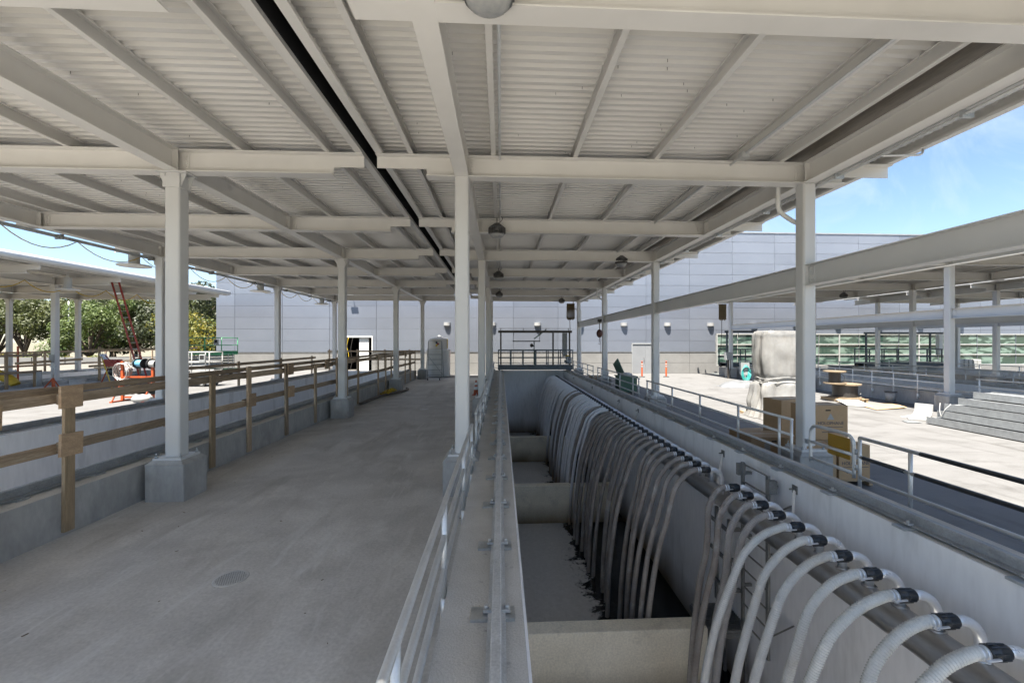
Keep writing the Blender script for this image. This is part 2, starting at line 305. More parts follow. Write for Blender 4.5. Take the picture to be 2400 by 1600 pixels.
oi = N.new('ShaderNodeObjectInfo'); va = N.new('ShaderNodeVectorMath'); va.operation = 'ADD'; cx = N.new('ShaderNodeCombineXYZ'); ml = N.new('ShaderNodeMath'); ml.operation = 'MULTIPLY'; ml.inputs[1].default_value = 40
L.new(oi.outputs['Random'], ml.inputs[0]); L.new(ml.outputs[0], cx.inputs[0]); L.new(mp.outputs[0], va.inputs[0]); L.new(cx.outputs[0], va.inputs[1])
n = N.new('ShaderNodeTexNoise'); n.inputs['Scale'].default_value = 2.2; n.inputs['Detail'].default_value = 5; n.inputs['Distortion'].default_value = .7; L.new(va.outputs[0], n.inputs['Vector'])
r = N.new('ShaderNodeMapRange'); r.inputs[1].default_value = .47; r.inputs[2].default_value = .56; L.new(n.outputs['Fac'], r.inputs[0])
mx = N.new('ShaderNodeMix'); mx.data_type = 'RGBA'; mx.inputs['A'].default_value = (.03, .058, .046, 1); mx.inputs['B'].default_value = (.15, .215, .18, 1); L.new(r.outputs[0], mx.inputs['Factor']); L.new(mx.outputs['Result'], b.inputs['Base Color'])
b.inputs['Roughness'].default_value = .06; b.inputs['Specular IOR Level'].default_value = .7
MT['glass'] = m
m, nt, b = newmat('clear_wrap'); N = nt.nodes; L = nt.links         # milky polythene sheeting
b.inputs['Base Color'].default_value = (.36, .357, .345, 1); b.inputs['Roughness'].default_value = .14; b.inputs['Specular IOR Level'].default_value = .6
tr = N.new('ShaderNodeBsdfTranslucent'); tr.inputs['Color'].default_value = (.30, .295, .28, 1)
tp = N.new('ShaderNodeBsdfTransparent'); s1 = N.new('ShaderNodeMixShader'); s2 = N.new('ShaderNodeMixShader'); s1.inputs[0].default_value = .3
nn = N.new('ShaderNodeTexNoise'); nn.inputs['Scale'].default_value = 1.3; nn.inputs['Detail'].default_value = 4; g = N.new('ShaderNodeNewGeometry'); L.new(g.outputs['Position'], nn.inputs['Vector'])
r = N.new('ShaderNodeMapRange'); r.inputs[1].default_value = .42; r.inputs[2].default_value = .62; r.inputs[3].default_value = .04; r.inputs[4].default_value = .42; L.new(nn.outputs['Fac'], r.inputs[0]); L.new(r.outputs[0], s2.inputs[0])
L.new(b.outputs[0], s1.inputs[1]); L.new(tr.outputs[0], s1.inputs[2]); L.new(s1.outputs[0], s2.inputs[1]); L.new(tp.outputs[0], s2.inputs[2]); L.new(s2.outputs[0], N['Material Output'].inputs['Surface'])
n2 = N.new('ShaderNodeTexNoise'); n2.inputs['Scale'].default_value = 5; n2.inputs['Detail'].default_value = 5; n2.inputs['Distortion'].default_value = 2.5; mp = N.new('ShaderNodeMapping'); mp.inputs['Scale'].default_value = (1, 1, .18); L.new(g.outputs['Position'], mp.inputs[0]); L.new(mp.outputs[0], n2.inputs['Vector'])
bp = N.new('ShaderNodeBump'); bp.inputs['Strength'].default_value = .35; bp.inputs['Distance'].default_value = .06; L.new(n2.outputs['Fac'], bp.inputs['Height']); L.new(bp.outputs[0], b.inputs['Normal'])
MT['wrap'] = m
def leafmat(name, c1, c2):
    m, nt, b = newmat(name); N = nt.nodes; L = nt.links
    g = N.new('ShaderNodeNewGeometry'); n = N.new('ShaderNodeTexNoise'); n.inputs['Scale'].default_value = .8; L.new(g.outputs['Position'], n.inputs['Vector'])
    r = N.new('ShaderNodeMapRange'); r.inputs[1].default_value = .35; r.inputs[2].default_value = .65; L.new(n.outputs['Fac'], r.inputs[0])
    a = N.new('ShaderNodeMath'); a.operation = 'MULTIPLY_ADD'; a.inputs[1].default_value = .5; L.new(g.outputs['Random Per Island'], a.inputs[0]); L.new(r.outputs[0], a.inputs[2])
    mx = N.new('ShaderNodeMix'); mx.data_type = 'RGBA'; mx.inputs['A'].default_value = hexc(c1); mx.inputs['B'].default_value = hexc(c2); L.new(a.outputs[0], mx.inputs['Factor']); L.new(mx.outputs['Result'], b.inputs['Base Color'])
    b.inputs['Roughness'].default_value = .5
    tr = N.new('ShaderNodeBsdfTranslucent'); L.new(mx.outputs['Result'], tr.inputs['Color']); ms = N.new('ShaderNodeMixShader'); ms.inputs[0].default_value = .35
    L.new(b.outputs[0], ms.inputs[1]); L.new(tr.outputs[0], ms.inputs[2]); L.new(ms.outputs[0], N['Material Output'].inputs['Surface'])
    return m
MT['leafA'] = leafmat('olive_leaf', (.03, .042, .012), (.10, .115, .038))
MT['leafB'] = leafmat('bright_leaf', (.05, .085, .018), (.12, .16, .045))
MT['leafC'] = leafmat('dark_leaf', (.014, .022, .009), (.045, .056, .02))
MT['flower'] = leafmat('yellow_flower', (.34, .25, .01), (.10, .13, .03))
# ================================================================== SETTING: ground, decks, tanks
CURB = 0.59; WL = -3.67
def structure(name, mb, m, **k):
    o = ob(name, mb, m, **k); o['kind'] = 'structure'; return o
g = MB()      # the open ground round the site, with the site itself left out
for x0, x1, y0, y1 in ((-900, -62, -400, 1200), (62, 900, -400, 1200), (-62, 62, -400, -14), (-62, 62, 45, 1200)):
    g.add([(x0, y0, 0.0), (x1, y0, 0.0), (x1, y1, 0.0), (x0, y1, 0.0)], [(0, 1, 2, 3)])
structure('ground', g, MT['earth'])
def slabs(name, x0, x1, ys, z, m, th=0.25):
    e = bpy.data.objects.new(name, None); COL.objects.link(e); e['kind'] = 'structure'
    for a, b in zip(ys[:-1], ys[1:]):
        ob('slab', MB().box(x0, x1, a + .004, b - .004, z - th, z), m, e)
    return e
ZL = 0.35
slabs('walkway', -5.86, -0.434, [-14, 12.45, 20.1, 30.9], 0, MT['floor'])
slabs('walkway_end_apron', -11.25, 17.1, [30.9, 34.62], 0, MT['deck'])
slabs('right_deck', 4.955, 17.1, [-14, 2.0, 9.6, 17.2, 24.8, 30.9], 0, MT['deck'])
slabs('left_deck', -22.6, -11.255, [-14, 8, 19.5, 34.62], ZL, MT['deck'])
slabs('far_left_deck', -62, -28.6, [-14, 45], ZL, MT['pale'])
slabs('right_walkway', 22.5, 28.0, [-14, 34.62], 0, MT['deck'])
slabs('far_right_deck', 33.6, 62, [-14, 34.62], 0, MT['deck'])
slabs('left_yard', -28.6, -11.26, [40.1, 45], ZL - .01, MT['pale'])
slabs('left_yard_edge', -22.59, -11.26, [34.63, 40.09], ZL - .01, MT['pale'])

def tank(name, label, x0, x1, xi0, xi1, y0, y1, baffles=(), zout=(0, 0), water=True, lab2=None):
    t = thing(name, label, 'tank')
    for side, (a, b) in enumerate(((x0, xi0), (xi1, x1))):
        wmb = ob('side_wall', MB().box(a, b, y0, y1, -5.2, CURB - .006), MT['curb'], t)
        ob('wall_cap', MB().box(a + .002, b - .002, y0 + .01, y1 - .01, CURB - .006, CURB), MT['cap'], wmb, bevel=.003)
        xf = xi0 if side == 0 else xi1; s = 1 if side == 0 else -1
        ob('lining', MB().box(min(xf, xf + .02 * s), max(xf, xf + .02 * s), y0 + .02, y1 - .6, -5.2, CURB - .004), MT['white'], wmb)
    e = ob('end_wall', MB().box(xi0 + .001, xi1 - .001, y1 - .6, y1, -5.2, CURB - .01), MT['white'], t)
    ob('floor', MB().box(xi0 + .03, xi1 - .03, y0, y1 - .61, -5.3, -5.2), MT['baffle'], t)
    for yb in baffles:
        ob('baffle_wall', MB().box(xi0 + .022, xi1 - (.75 if yb < 12 else .35), yb - .17, yb + .17, -5.19, -2.39), MT['baffle'], t, bevel=.02)
    if water:
        ys = [y0] + [v for v in baffles] + [y1 - .62]
        for a, b in zip(ys[:-1], ys[1:]):
            wt = MB(); wt.add([(xi0 + .022, a + .175, WL), (xi1 - .022, a + .175, WL), (xi1 - .022, b - .175 if b in baffles else b, WL), (xi0 + .022, b - .175 if b in baffles else b, WL)], [(0, 1, 2, 3)])
            o = structure('water', wt, MT['water'])
    return t
tank('concrete_tank', 'long white lined concrete tank with rows of hoses hanging into dark water', -.434, 4.955, .167, 4.355, -14, 30.3, (7.5, 15.0, 22.6))
tank('concrete_tank', 'white lined concrete tank behind the wooden barrier left of the walkway', -11.25, -5.86, -10.65, -6.46, -14, 30.3, ())
tank('concrete_tank', 'concrete tank beyond the sunlit right deck, railed along its curb', 17.1, 22.5, 17.7, 21.9, -14, 33.0, ())
tank('concrete_tank', 'farthest concrete tank on the right, below the long blue bridge', 28.0, 33.6, 28.6, 33.0, -14, 33.0, ())
tank('concrete_tank', 'far left concrete tank behind the white pipes and orange tripod', -28.6, -22.6, -28.0, -23.2, -14, 40.0, (), water=False)
# grating landing beside the near baffle
gr = thing('grating_landing', 'small steel grating landing against the tank wall under the hoses', 'landing', (0, 0, 0))
ob('frame', MB().box(3.62, 4.33, 7.25, 8.1, -2.52, -2.44), MT['strut'], gr)
for i in range(16):
    y = 7.27 + i * .052; ob('grating_bar', MB().box(3.63, 4.32, y, y + .012, -2.44, -2.40), MT['strut'], gr)
for i in range(4): ob('leg', MB().box(3.7 + .55 * (i % 2), 3.75 + .55 * (i % 2), 7.3 + .7 * (i // 2), 7.35 + .7 * (i // 2), -5.19, -2.53), MT['strut'], gr)

# ================================================================== CANOPIES
ZB, ZT, ZP = 5.43, 5.80, 6.00
FR = [-.05, 7.55, 15.15, 22.75, 30.35]
HALF = [3.75, 11.35, 18.95, 26.55]
def rounded(hw, r, n=5):
    P = []
    for cx, cy, a0 in ((hw - r, hw - r, 0), (-hw + r, hw - r, 90), (-hw + r, -hw + r, 180), (hw - r, -hw + r, 270)):
        for i in range(n + 1):
            q = R(a0 + 90 * i / n); P.append((cx + r * math.cos(q), cy + r * math.sin(q)))
    return P
COLM = MB().prism(rounded(.12, .045), 'z', .69, ZB - .003).mesh('column'); COLM.materials.append(MT['column'])
COLC = MB().prism(rounded(.12, .035), 'z', .69, ZB - .09).mesh('column'); COLC.materials.append(MT['column'])
pl = MB().box(-.225, .225, -.225, .225, .655, .69)
PLM = pl.mesh('base_plate'); PLM.materials.append(MT['column'])
bo = MB()
BOM = MB().cyl((0, 0, .69), (0, 0, .72), .024, n=6).cyl((0, 0, .72), (0, 0, .765), .011, n=6).mesh('bolt'); BOM.materials.append(MT['galv'])
GRM = MB().add([(-.30, -.30, .598), (.30, -.30, .598), (.30, .30, .598), (-.30, .30, .598), (-.235, -.235, .654), (.235, -.235, .654), (.235, .235, .654), (-.235, .235, .654)],
               [(0, 1, 5, 4), (1, 2, 6, 5), (2, 3, 7, 6), (3, 0, 4, 7), (4, 5, 6, 7)]).mesh('grout_pad'); GRM.materials.append(MT['curb'])
def cross_beam(tl, cl, cr, tr):
    a, b = ZB + .003, ZT - .003; d = b - a; tf, tw, fw = .018, .011, .23
    m = MB().prism(ibeam_poly(0, a, d, fw, tf, tw), 'x', cl, cr)
    for x0, x1 in ((tl, cl), (cr, tr)):
        h = fw / 2; z0 = a + d * .42
        m.prism([(-h, b), (-h, b - tf), (-tw / 2, b - tf), (-tw / 2, z0), (tw / 2, z0), (tw / 2, b - tf), (h, b - tf), (h, b)], 'x', x0, x1)
    return m
def chan_poly(dx, z0, d, fw, t=.008, lip=.022):
    """C section, web at 0, flanges towards dx"""
    s = dx
    return [(0, z0), (s * fw, z0), (s * fw, z0 + lip), (s * (fw - t), z0 + lip), (s * (fw - t), z0 + t), (s * t, z0 + t), (s * t, z0 + d - t), (s * (fw - t), z0 + d - t), (s * (fw - t), z0 + d - lip), (s * fw, z0 + d - lip), (s * fw, z0 + d), (0, z0 + d)]
def roof_sheet(x0, x1, ribs=6, p=.1524):
    pts = []
    for i in range(ribs):
        o = i * p; pts += [(o, 0), (o + .066, 0), (o + .084, .062), (o + .134, .062)]
    pts.append((ribs * p, 0)); n = len(pts)
    m = MB(); m.add([(x0, y, z) for y, z in pts] + [(x1, y, z) for y, z in pts], [(i, i + 1, n + i + 1, n + i) for i in range(n - 1)])
    return m
def canopy(label, xl, xr, tl, cl, cr, tr, purl, ymin, ymax, frames, halves, capital=False, plinth=True, crane=(), brown=None, zf=0.0, group=None, gutter=False):
    c = thing('steel_canopy', label, 'canopy', group=group)
    for x in (xl, xr):
        for y in frames:
            co = ob('column', COLC if capital else COLM, None, c, loc=(x, y, 0))
            ob('base_plate', PLM, None, co)
            if y > 5 or True:
                for i, (a, b) in enumerate(((-1, -1), (1, -1), (1, 1), (-1, 1))): ob('bolt', BOM, None, co, loc=(a * .19, b * .19, 0))
            if capital:
                cp = MB().box(-.24, .24, -.14, .14, ZB - .025, ZB - .003).box(-.135, .135, -.135, .135, ZB - .27, ZB - .09).prism(rounded(.115, .03), 'z', ZB - .09, ZB - .02)
                for s in (-1, 1):
                    for k in (-.09, .09):
                        cp.prism([(s * .13, ZB - .26), (s * .22, ZB - .03), (s * .13, ZB - .03)], 'y', k - .006, k + .006)
                ob('capital', cp, MT['column'], co)
            if plinth:
                s = 0.10 if x == xl and xl < xr else -0.10
                s = {True: 0, False: 0}[True]
                p = ob('plinth', MB().box(-.305, .305, -.285, .285, -.2 + zf, .598), MT['curb'], c, loc=(x, y, 0), bevel=.018)
                ob('grout_pad', GRM, None, p)
    gi = MB().prism(ibeam_poly(0, ZB, ZT - ZB, .23), 'y', ymin, ymax)
    for y in frames + halves:
        if ymin < y < ymax:      # stiffener plates in the web
            for dy in (-.12, .12): gi.box(-.10, .10, y + dy - .006, y + dy + .006, ZB + .02, ZT - .02)
    gm = gi.mesh('girder'); gm.materials.append(MT['steel'])
    for x in (xl, xr): ob('girder', gm, None, c, loc=(x, 0, 0))
    cb = cross_beam(tl, cl, cr, tr); cm_ = cb.mesh('cross_beam'); cm_.materials.append(MT['steel'])
    bmx = bmesh.new(); bmx.from_mesh(cm_); bmesh.ops.recalc_face_normals(bmx, faces=bmx.faces[:]); bmx.to_mesh(cm_); bmx.free()
    sp = MB().box(-.05, .05, -.022, -.0105, ZB + .06, ZT - .05)
    for k in range(4): sp.cyl((0, -.022, ZB + .10 + k * .06), (0, -.04, ZB + .10 + k * .06), .015, n=6)
    spm = sp.mesh('splice_plate'); spm.materials.append(MT['steel'])
    for y in frames + halves:
        if ymin <= y <= ymax:
            be = ob('cross_beam', cm_, None, c, loc=(0, y, 0))
            if y > 0:
                for x in (xl - .165, xl + .165, xr - .165, xr + .165): ob('splice_plate', spm, None, be, loc=(x, 0, 0))
    for x, s in purl:
        ob('purlin', MB().prism(chan_poly(s, ZT, ZP - ZT - .002, .075), 'y', ymin, ymax), MT['steel'], c, loc=(x, 0, 0))
    pc = MB().box(-.006, .006, -.05, .05, ZT - .001, ZT + .12).box(-.05, .05, -.05, .05, ZT - .0005, ZT + .008).cyl((.03, 0, ZT + .008), (.03, 0, ZT + .022), .012, n=6).mesh('purlin_cleat'); pc.materials.append(MT['steel'])
    if ymin < 0:
        for x, s in purl:
            for y in frames[1:3] + halves[:2]: ob('purlin_cleat', pc, None, c, loc=(x - s * .012, y, 0))
    for x, s in ((tl, 1), (tr, -1)):
        ob('edge_channel', MB().prism(chan_poly(s, ZT + .001, .27, .12, t=.012, lip=.05), 'y', ymin - .02, ymax + .02), MT['steel'], c, loc=(x, 0, 0))
    rm = roof_sheet(tl + .02, tr - .02).mesh('roof_sheet'); rm.materials.append(MT['roof'])
    y = max(ymin, .0) if ymin < 0 else ymin; k = 0  # sheets left off the unseen near roof end to let in more daylight
    while y + .9144 <= ymax + .3:
        ob('roof_sheet', rm, None, c, loc=(0, y, ZP)); y += .9144; k += 1
    if gutter: ob('gutter', MB().cyl((tr + .12, ymin, 5.98), (tr + .12, ymax, 5.98), .15, n=20), MT['column'], c)
    if ymin < 0:
        sk = MB(); sr_ = random.Random(int(abs(xl) * 10))
        for _ in range(260):
            x_ = sr_.uniform(tl + .2, tr - .2); y_ = ymin + .1524 * int(sr_.uniform(30, 200)) + .11
            if y_ < ymax: sk.cyl((x_, y_, ZP + .05), (x_, y_, ZP - .0), .005, n=4)
        so_ = ob('deck_screws', sk, MT['strut'], c, fix=False); so_['kind'] = 'stuff'
    if brown:
        ob('gutter_panel', MB().box(brown[0], brown[1], ymin, ymax, ZP - .03, ZP - .012), MT['brown'], c)
    for x, z0, ys in crane:
        cbm = MB()
        for a, b in zip(ys[:-1], ys[1:]):
            q = MB().prism(ibeam_poly(0, z0, .37, .20, .016, .01), 'y', a + .125, b - .125)
            beam = ob('crane_beam', q, MT['column'], c, loc=(x, 0, 0))
            for yy, s in ((a, 1), (b, -1)):
                t = MB().box(-.024, -.007, min(yy + s * .126, yy + s * .25), max(yy + s * .126, yy + s * .25), z0 + .05, z0 + .32)
                for j in range(3): t.cyl((-.024, yy + s * .19, z0 + .10 + j * .085), (-.045, yy + s * .19, z0 + .10 + j * .085), .017, n=6)
                ob('shear_tab', t, MT['column'], beam)
    return c
PL_C = [(-1.57, 1), (-.09, -1), (1.33, -1), (2.77, -1), (4.24, -1), (5.04, -1), (6.35, -1)]
PL_L = [(-2.97, 1), (-4.4, 1), (-7.16, 1), (-8.6, 1), (-10.0, 1), (-11.05, 1), (-12.2, 1)]
YM = -.9; YX = 31.2
canopy('beige steel canopy over the hose tank with an overhanging right eave', -.67, 5.52, -2.13, -1.28, 6.2, 7.08, PL_C, YM, YX, FR, HALF, crane=[(5.52, 3.60, FR)], brown=(5.12, 6.0))
canopy('beige steel canopy over the walkway and left tank, its columns topped by gusset plates', -11.45, -5.45, -12.95, -12.05, -2.86, -2.35, PL_L, YM, YX, FR, HALF, capital=True)
sh = lambda P, d: [(x + d, s) for x, s in P]
D1 = 17.27
canopy('steel canopy beyond the right deck, its front column behind stacked galvanised trays', -.67 + D1, 5.52 + D1, -2.19 + D1, -1.28 + D1, 6.2 + D1, 7.08 + D1, sh(PL_C, D1), -1.0, YX + 1.2, FR[0:], HALF[0:], crane=[(-.67 + D1, 3.44, FR[0:]), (5.52 + D1, 3.44, FR[0:])])
D2 = 28.37
canopy('farthest steel canopy on the right, above the long blue bridge', -.67 + D2, 5.52 + D2, -2.19 + D2, -1.28 + D2, 6.2 + D2, 7.08 + D2, sh(PL_C, D2), 6.0, YX + 1.2, FR[1:], HALF[1:], crane=[(-.67 + D2, 3.44, FR[1:])])
D3 = -16.85
canopy('steel canopy on the far left with a red ladder leaning on its eave', -11.45 + D3, -5.45 + D3, -12.95 + D3, -12.05 + D3, -2.86 + D3, -2.31 + D3, sh(PL_L, D3), 6.0, YX, FR[1:], HALF[1:], capital=True, zf=.3, gutter=True)
D4 = -27.2
canopy('farthest left steel canopy in front of the trees', -11.45 + D4, -5.45 + D4, -12.95 + D4, -12.05 + D4, -2.86 + D4, -2.31 + D4, sh(PL_L, D4), 20.0, YX, FR[3:], HALF[2:], capital=True, zf=.3)
tag(ob('joint_cover', MB().box(-2.36, -2.12, YM, YX, 6.30, 6.31).box(-2.347, -2.338, YM, YX, 5.86, 6.298).box(-2.142, -2.133, YM, YX, 5.86, 6.298), MT['gap']), 'black cover strip closing the slot between the two roofs', 'cover strip')

# ================================================================== BUILDING
BY = 34.5
bld = thing('process_building', 'long silver panel clad building with concrete base closing the view', 'building', (0, BY, 0))
OPEN = [(-12.45, -10.15, 0, 2.92), (10.62, 12.9, 0, 2.46), (17.6, 45.6, .62, 3.22)]
def cut(rect, holes, gap=0.0):
    out = [rect]
    for hx0, hx1, hz0, hz1 in holes:
        nx = []
        for x0, x1, z0, z1 in out:
            if hx1 <= x0 or hx0 >= x1 or hz1 <= z0 or hz0 >= z1: nx.append((x0, x1, z0, z1)); continue
            if hx0 > x0: nx.append((x0, hx0, z0, z1))
            if hx1 < x1: nx.append((hx1, x1, z0, z1))
            a, b = max(x0, hx0), min(x1, hx1)
            if hz0 > z0: nx.append((a, b, z0, hz0))
            if hz1 < z1: nx.append((a, b, hz1, z1))
        out = nx
    return [r for r in out if r[1] - r[0] > .05 and r[3] - r[2] > .05]
X0, X1, ZTOP = -22.0, 47.0, 11.5
bk = MB()
for x0, x1, z0, z1 in cut((X0 + .02, X1 - .02, 0, ZTOP - .05), OPEN): bk.box(x0, x1, .10, .30, z0, z1)
ob('wall_backing', bk, MT['wallback'], bld)
ob('return_wall', MB().box(X0 + .02, X0 + .3, .31, 14, ZL, ZTOP - .06), MT['panel'], bld)
xs = [X0] + [1.0 + 3.6 * i for i in range(-6, 13)] + [X1]
zs = [1.76 + .9 * i for i in range(11)] + [ZTOP]
for a, b in zip(xs[:-1], xs[1:]):
    for c_, d_ in zip(zs[:-1], zs[1:]):
        for r in cut((a + .009, b - .009, c_ + .008, d_ - .008), OPEN):
            ob('wall_panel', MB().box(r[0], r[1], -.0, .075, r[2], r[3]), MT['panel'], bld, bevel=.006)
    for c_, d_ in ((0, .86), (.86, 1.70)):
        for r in cut((a + .012, b - .012, c_ + .01, d_ - .01), OPEN):
            ob('base_panel', MB().box(r[0], r[1], -.06, .07, r[2], r[3]), MT['precast'], bld, bevel=.008)
for r in cut((X0, X1, 1.70, 1.75), OPEN): ob('ledge', MB().box(r[0], r[1], -.085, .08, 1.702, 1.748), MT['strut'], bld)
ob('parapet_cap', MB().box(X0 - .03, X1 + .03, -.05, .36, ZTOP, ZTOP + .09), MT['doorg'], bld)
# double door
for i, (a, b) in enumerate(((10.68, 11.745), (11.755, 12.84))):
    d = ob('door', MB().box(a, b, .02, .07, .02, 2.38), MT['doorg'], bld, bevel=.004)
    if i == 0: ob('handle', MB().tube([(11.62, .01, 1.0), (11.62, -.06, 1.0), (11.62, -.06, 1.3), (11.62, .01, 1.3)], .014, 6), MT['iron'], d)
ob('door_frame', MB().box(10.60, 10.68, -.03, .09, 0, 2.46).box(12.84, 12.92, -.03, .09, 0, 2.46).box(10.60, 12.92, -.032, .092, 2.38, 2.47), MT['grit'], bld)
# open doorway with a leaf swung in
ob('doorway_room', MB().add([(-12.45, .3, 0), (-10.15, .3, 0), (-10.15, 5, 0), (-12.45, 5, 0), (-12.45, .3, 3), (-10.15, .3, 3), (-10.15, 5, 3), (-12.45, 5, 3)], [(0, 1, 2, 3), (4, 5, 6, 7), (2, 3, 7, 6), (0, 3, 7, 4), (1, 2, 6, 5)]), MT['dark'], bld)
ob('door_frame', MB().box(-12.53, -12.45, -.04, .12, 0, 3.0).box(-10.15, -10.07, -.04, .12, 0, 3.0).box(-12.53, -10.07, -.042, .122, 2.92, 3.02), MT['whitep'], bld)
ob('door', MB().box(-11.15, -10.42, .10, .15, .02, 2.88), MT['whitep'], bld)
# window band
for i in range(8):
    xa = 17.7 + 3.48 * i
    for k in range(3):
        z0 = .66 + .85 * k
        for h in range(2):
            ob('pane', MB().box(xa + .04 + 1.74 * h, xa + 1.70 + 1.74 * h, .035, .045, z0 + .03, z0 + .80), MT['glass'], bld)
    ob('mullion', MB().box(xa - .05, xa + .05, -.04, .09, .66, 3.2), MT['whiteo'], bld)
    ob('mullion', MB().box(xa + 1.705, xa + 1.735, .0, .08, .67, 3.19), MT['wallback'], bld)
for k in range(4): ob('transom', MB().box(17.64, 45.56, -.035 - .002 * k, .085, .62 + .85 * k, .70 + .85 * k), MT['whiteo'], bld)
# wall lights
NEAR = {-4.25: 'above the polyethylene tank', -.65: 'behind the central columns', 2.95: 'above the bridge over the hose tank', 6.4: 'behind the right column row, left of the double door', 9.98: 'just left of the double door',
        13.56: 'just right of the double door', 17.16: 'beside the left end of the window band', 20.8: 'left end above the window band', 24.4: 'second above the window band from its left end', 28.0: 'third above the window band from its left end',
        31.6: 'fourth above the window band from its left end', 35.2: 'fifth above the window band from its left end', 38.8: 'sixth above the window band from its left end'}
for x, s in NEAR.items():
    t = thing('wall_light', 'white half round wall light ' + s, 'wall light', (x, BY, 3.86), group='half round lights along the building')
    P = [(.27 * math.cos(math.pi * i / 14), -.27 * math.sin(math.pi * i / 14)) for i in range(15)]
    ob('shade', MB().prism(P, 'z', 0, .25), MT['whiteo'], t)
    ob('wall_plate', MB().box(-.1, .1, -.012, -.001, -.1, -.002), MT['grit'], t)
# small round vent / camera on the wall
v = thing('wall_camera', 'dark camera on a bracket high above the open doorway', 'camera', (-11.6, BY, 6.15))
ob('bracket', MB().bar((0, 0, 0), (0, -.35, .05), .05, .05), MT['iron'], v); ob('body', MB().box(-.32, .2, -.5, -.36, .0, .16), MT['grit'], v)

# ================================================================== TREES AND SHRUBS
def leaf_clump_mesh(name, n, rad, leaf, seed, blobs, flat=1.0):
    rnd = random.Random(seed); v = []; f = []
    for i in range(n):
        bx, by, bz, br = blobs[rnd.randrange(len(blobs))]
        while True:
            d = Vector((rnd.uniform(-1, 1), rnd.uniform(-1, 1), rnd.uniform(-1, 1)))
            if .25 < d.length < 1: break
        d = d.normalized() * (br * d.length ** .45)
        p = Vector((bx, by, bz)) + Vector((d.x, d.y, d.z * .8))
        nrm = (d.normalized() + Vector((rnd.gauss(0, .5), rnd.gauss(0, .5), rnd.gauss(.35, .5)))).normalized()
        a = nrm.orthogonal().normalized(); a = Matrix.Rotation(rnd.uniform(0, 6.28), 3, nrm) @ a; b = nrm.cross(a)
        s = leaf * rnd.uniform(.6, 1.4); k = len(v)
        v += [p - a * s, p + b * s * .5 + nrm * s * .15, p + a * s, p - b * s * .5 + nrm * s * .15]; f.append((k, k + 1, k + 2, k + 3))
    me = bpy.data.meshes.new(name); me.from_pydata([tuple(q) for q in v], [], f); return me
def tree_meshes(seed, h, spread, n, leaf, m):
    rnd = random.Random(seed); tr = MB(); blobs = []
    fork = h * rnd.uniform(.10, .16)
    tr.tube([(0, 0, -.3), (.05, 0, fork * .5), (0, .05, fork)], .3, 8, rs=[.34 * h / 9, .26 * h / 9, .22 * h / 9])
    for i in range(9):
        a = i * 2.4 + rnd.uniform(-.4, .4); rr = spread * rnd.uniform(.45, .9); zt = h * rnd.uniform(.30, .86)
        if i == 0: rr = .3; zt = h * .88
        e = Vector((rr * math.cos(a), rr * math.sin(a), zt)); mid = Vector((e.x * .45, e.y * .45, fork + (zt - fork) * .6))
        tr.tube(smooth_path([(0, 0, fork - .1), mid, e], 4), .1, 6, rs=[.15 * h / 9 * (1 - .8 * k / 8) for k in range(9)])
        for j in range(4):
            br = spread * rnd.uniform(.22, .42)
            blobs.append((e.x + rnd.uniform(-1, 1) * spread * .3, e.y + rnd.uniform(-1, 1) * spread * .3, min(h - br * .6, e.z + rnd.uniform(-1.1, .5) * spread * .32), br))
    tm = tr.mesh('trunk'); tm.materials.append(MT['bark']); cmsh = leaf_clump_mesh('crown', n, spread, leaf, seed + 5, blobs); cmsh.materials.append(m)
    return tm, cmsh
TV = {'o': tree_meshes(3, 9.5, 4.6, 11000, .17, MT['leafA']), 'o2': tree_meshes(17, 9.0, 4.4, 11000, .17, MT['leafA']), 'b': tree_meshes(8, 8.0, 4.2, 12000, .15, MT['leafB']), 'd': tree_meshes(21, 10.5, 4.8, 11000, .18, MT['leafC'])}
TREES = [(-69, 53, 'o2', .85, 2.0, 'olive tree hanging low at the left edge behind the short barrier'), (-50.2, 62, 'o2', .9, 4.4, 'olive tree filling the gap left of the red ladder'), (-40.2, 62, 'o', .95, 1.7, 'olive tree partly hidden by the first left column'), (-56.5, 66, 'd', .9, 3.0, 'dark tree filling the gap behind the two left columns'), (-47, 76, 'd', 1.05, .2, 'dark tree farthest back behind the bright tree'), (-36.5, 60, 'd', .95, 3.3, 'dark tree rising behind the yellow flowering shrub'), (-66, 60, 'o', 1.0, .3, 'olive green tree at the far left edge behind the barriers'), (-59.5, 57, 'o2', 1.0, 1.2, 'broad olive tree with a dark forked trunk behind the left column'),
         (-53.8, 58, 'o', .95, 2.4, 'olive tree between the two left columns in the distance'), (-47.2, 52, 'b', .93, .5, 'bright light green bushy tree beside the red ladder'),
         (-43.2, 57, 'o2', .92, 3.6, 'olive tree right of the red ladder behind the white lift'), (-62, 72, 'd', 1.05, .9, 'tall dark tree behind the olive trees at far left'),
         (-52, 70, 'd', 1.0, 4.0, 'tall dark tree behind the slim lamp post'), (-42.5, 68, 'd', 1.0, 2.2, 'tall dark tree behind the bright green tree, right side'), (-35.0, 50, 'd', .92, 5.2, 'dark tree beside the left corner of the silver building'),
         (-73, 66, 'o2', 1.05, 5.0, 'olive tree cut by the left edge of the picture')]
for x, y, k, s, rz, lab in TREES:
    t = thing('tree', lab, 'tree', (x, y, 0), rz, group='trees beyond the left yard'); t.scale = (s, s, s)
    ob('trunk', TV[k][0], None, t); ob('crown', TV[k][1], None, t)
